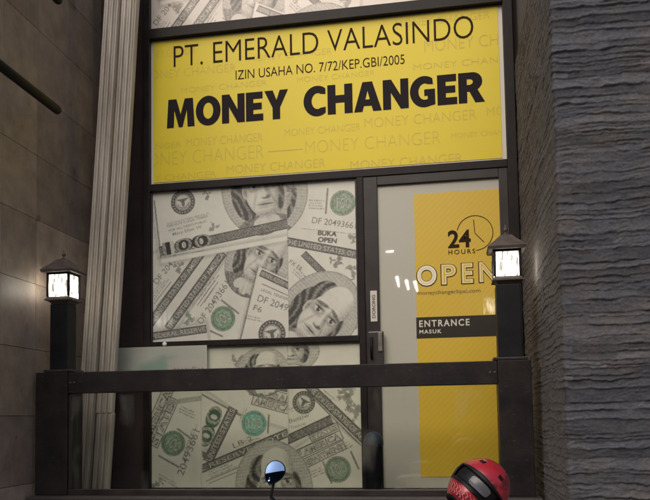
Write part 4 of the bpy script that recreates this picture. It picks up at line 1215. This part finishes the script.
def helmet(c, yaw, roll, pitch, size):
    """full-face helmet; local -y is the face, z is up"""
    root = empty('helmet', c, 'red full-face helmet with black visor opening, in front of the guardrail post', 'helmet')
    rot = Matrix.Rotation(yaw, 4, 'Z') @ Matrix.Rotation(roll, 4, 'Y') @ Matrix.Rotation(pitch, 4, 'X')
    def place(b):
        for v in b.verts: v.co = Vector(c) + rot @ v.co * size
    def surf(az, elv, grow=0.0):
        # az 0 = face, positive to the wearer's left
        ca, sa = math.cos(az), math.sin(az); ce, se = math.cos(elv), math.sin(elv)
        rx, ry, rz = .122 + grow, .146 + grow, .135 + grow
        chin = max(0, -se - .10) * max(0, ca) ** 2 * .085
        return Vector((sa * ce * rx * (1 - .10 * max(0, -se)), -ca * ce * (ry + chin), se * rz * (1.0 if se > 0 else 1.06)))
    def skin(name, a0, a1, e0, e1, m, grow, na=40, ne=24, par=None, keep=None, thick=0.0):
        b = bmesh.new()
        A = np.linspace(a0, a1, na + 1); E = np.linspace(e0, e1, ne + 1)
        g = [[b.verts.new(surf(a, e, grow)) for a in A] for e in E]
        for i in range(ne):
            for j in range(na):
                am, em = (A[j] + A[j + 1]) / 2, (E[i] + E[i + 1]) / 2
                if keep is None or keep(am, em): b.faces.new((g[i][j], g[i][j + 1], g[i + 1][j + 1], g[i + 1][j]))
        bmesh.ops.remove_doubles(b, verts=b.verts, dist=1e-5)
        bmesh.ops.delete(b, geom=[v for v in b.verts if not v.link_faces], context='VERTS')
        if thick:
            bmesh.ops.recalc_face_normals(b, faces=b.faces)
            bmesh.ops.solidify(b, geom=b.faces[:], thickness=thick)
        place(b)
        return from_bm(name, b, m, par or root, True)
    r = math.radians
    op = lambda a, e: not (abs(a) < r(62) and r(-17) < e < r(14) - abs(a) * .08)
    skin('shell', -math.pi, math.pi, r(-52), r(90), M['red'], 0.0, 220, 150, None, op, .006)
    skin('lining', -math.pi, math.pi, r(-50), r(88), M['foam'], -.012, 48, 30)
    skin('crown_ridge', r(172), r(188), r(20), r(84), M['red'], .007, 8, 30, None, None, .006)
    skin('bottom_trim', -math.pi, math.pi, r(-53), r(-47), M['black'], .003, 90, 4, None, None, .004)
    for s in (-1, 1): skin('vent', r(s * 30 - 7), r(s * 30 + 7), r(34), r(41), M['black'], .003, 12, 6, None, lambda A, e: True, .004)
    # black visor rim, goggles and strap
    rim = lambda a, e: (abs(a) < r(65) and r(-19.5) < e < r(16.5) - abs(a) * .08) and not (abs(a) < r(58) and r(-14) < e < r(9))
    skin('visor_rim', -r(70), r(70), r(-28), r(27), M['black'], .0035, 160, 80, None, rim, .004)
    gf = skin('goggle_frame', -r(50), r(50), r(-13), r(8), M['black'], -.006, 40, 18, None, None, .004)
    skin('goggle_lens', -r(14), r(34), r(-12), r(7), M['lens'], -.001, 60, 40, gf, lambda a, e: ((a - r(10)) / r(24)) ** 4 + ((e + r(2.5)) / r(8.5)) ** 4 < 1, .003)
    skin('side_tab', r(60), r(88), r(-20), r(-8), M['pale'], .003, 12, 6, None, lambda a, e: True, .003)
    # pale slanting marks on the chin bar
    mk = lambda a, e: (math.sin((a + e * 0.9) * 34 + 1.5 * math.sin(e * 40)) > .45)
    skin('chin_mark', -r(46), r(30), r(-42), r(-24), M['pink'], .002, 90, 26, None, mk, .0012)
helmet((.094, SY + .01, -.268), math.radians(-20), math.radians(42), math.radians(-24), .88)


# ------------------------------------------------------------------ across the street: seen only mirrored in the glass and in the scooter mirror
def building_opposite():
    root = empty('street_building', (0, -19.0, G), 'dark building across the street whose lit lamps are mirrored in the door glass', 'building')
    wm = mat('opposite_render', (.10, .085, .07), .85, c2=(.14, .12, .10), scale=.8)
    b = bmesh.new(); box(b, -22, 22, -26, -19.6, G - .15, 7.2); from_bm('wall', b, wm, root)
    b = bmesh.new(); box(b, -22.3, 22.3, -26.2, -19.2, 7.2005, 7.6, .03); from_bm('cornice', b, M['concrete'], root)
    b = bmesh.new(); box(b, -22, 22, -19.5995, -17.6, 1.9, 2.15, .02); from_bm('canopy', b, M['frame'], root)
    dark = mat('dark_window_glass', (.015, .017, .02), .08, coat=.5)
    for k in range(-7, 8):
        for z in (2.7, 5.0):
            b = bmesh.new(); box(b, k * 2.8 - .7, k * 2.8 + .7, -19.66, -19.58, z, z + 1.4, .01); from_bm('window', b, dark, root)
    lm, nt, bs = mat_base('lit_tube')
    bs.inputs['Emission Color'].default_value = (1, .95, .85, 1); bs.inputs['Emission Strength'].default_value = 36.0
    for x, z, dx, hh in ((-1.42, 4.10, .05, .30), (-1.15, 3.98, .06, .28), (-.91, 3.94, .07, .30)):
        b = bmesh.new(); tube(b, [(x, -17.5, z), (x + dx, -17.5, z - hh)], [.045, .022], 10)
        ob = from_bm('tube_lamp', b, lm, root)
        b = bmesh.new(); tube(b, [(x, -17.5, z + .002), (x, -17.5, z + .5), (x, -19.59, z + .7)], .02, 8); from_bm('lamp_bracket', b, M['black'], root)
    b = bmesh.new(); tube(b, [(-1.72, -17.5, 4.85), (-1.50, -17.5, 4.86)], .025, 10); from_bm('tube_lamp', b, lm, root)
    b = bmesh.new(); tube(b, [(-1.61, -17.5, 4.886), (-1.61, -17.5, 5.0), (-1.61, -19.59, 5.1)], .02, 8); from_bm('lamp_bracket', b, M['black'], root)
building_opposite()
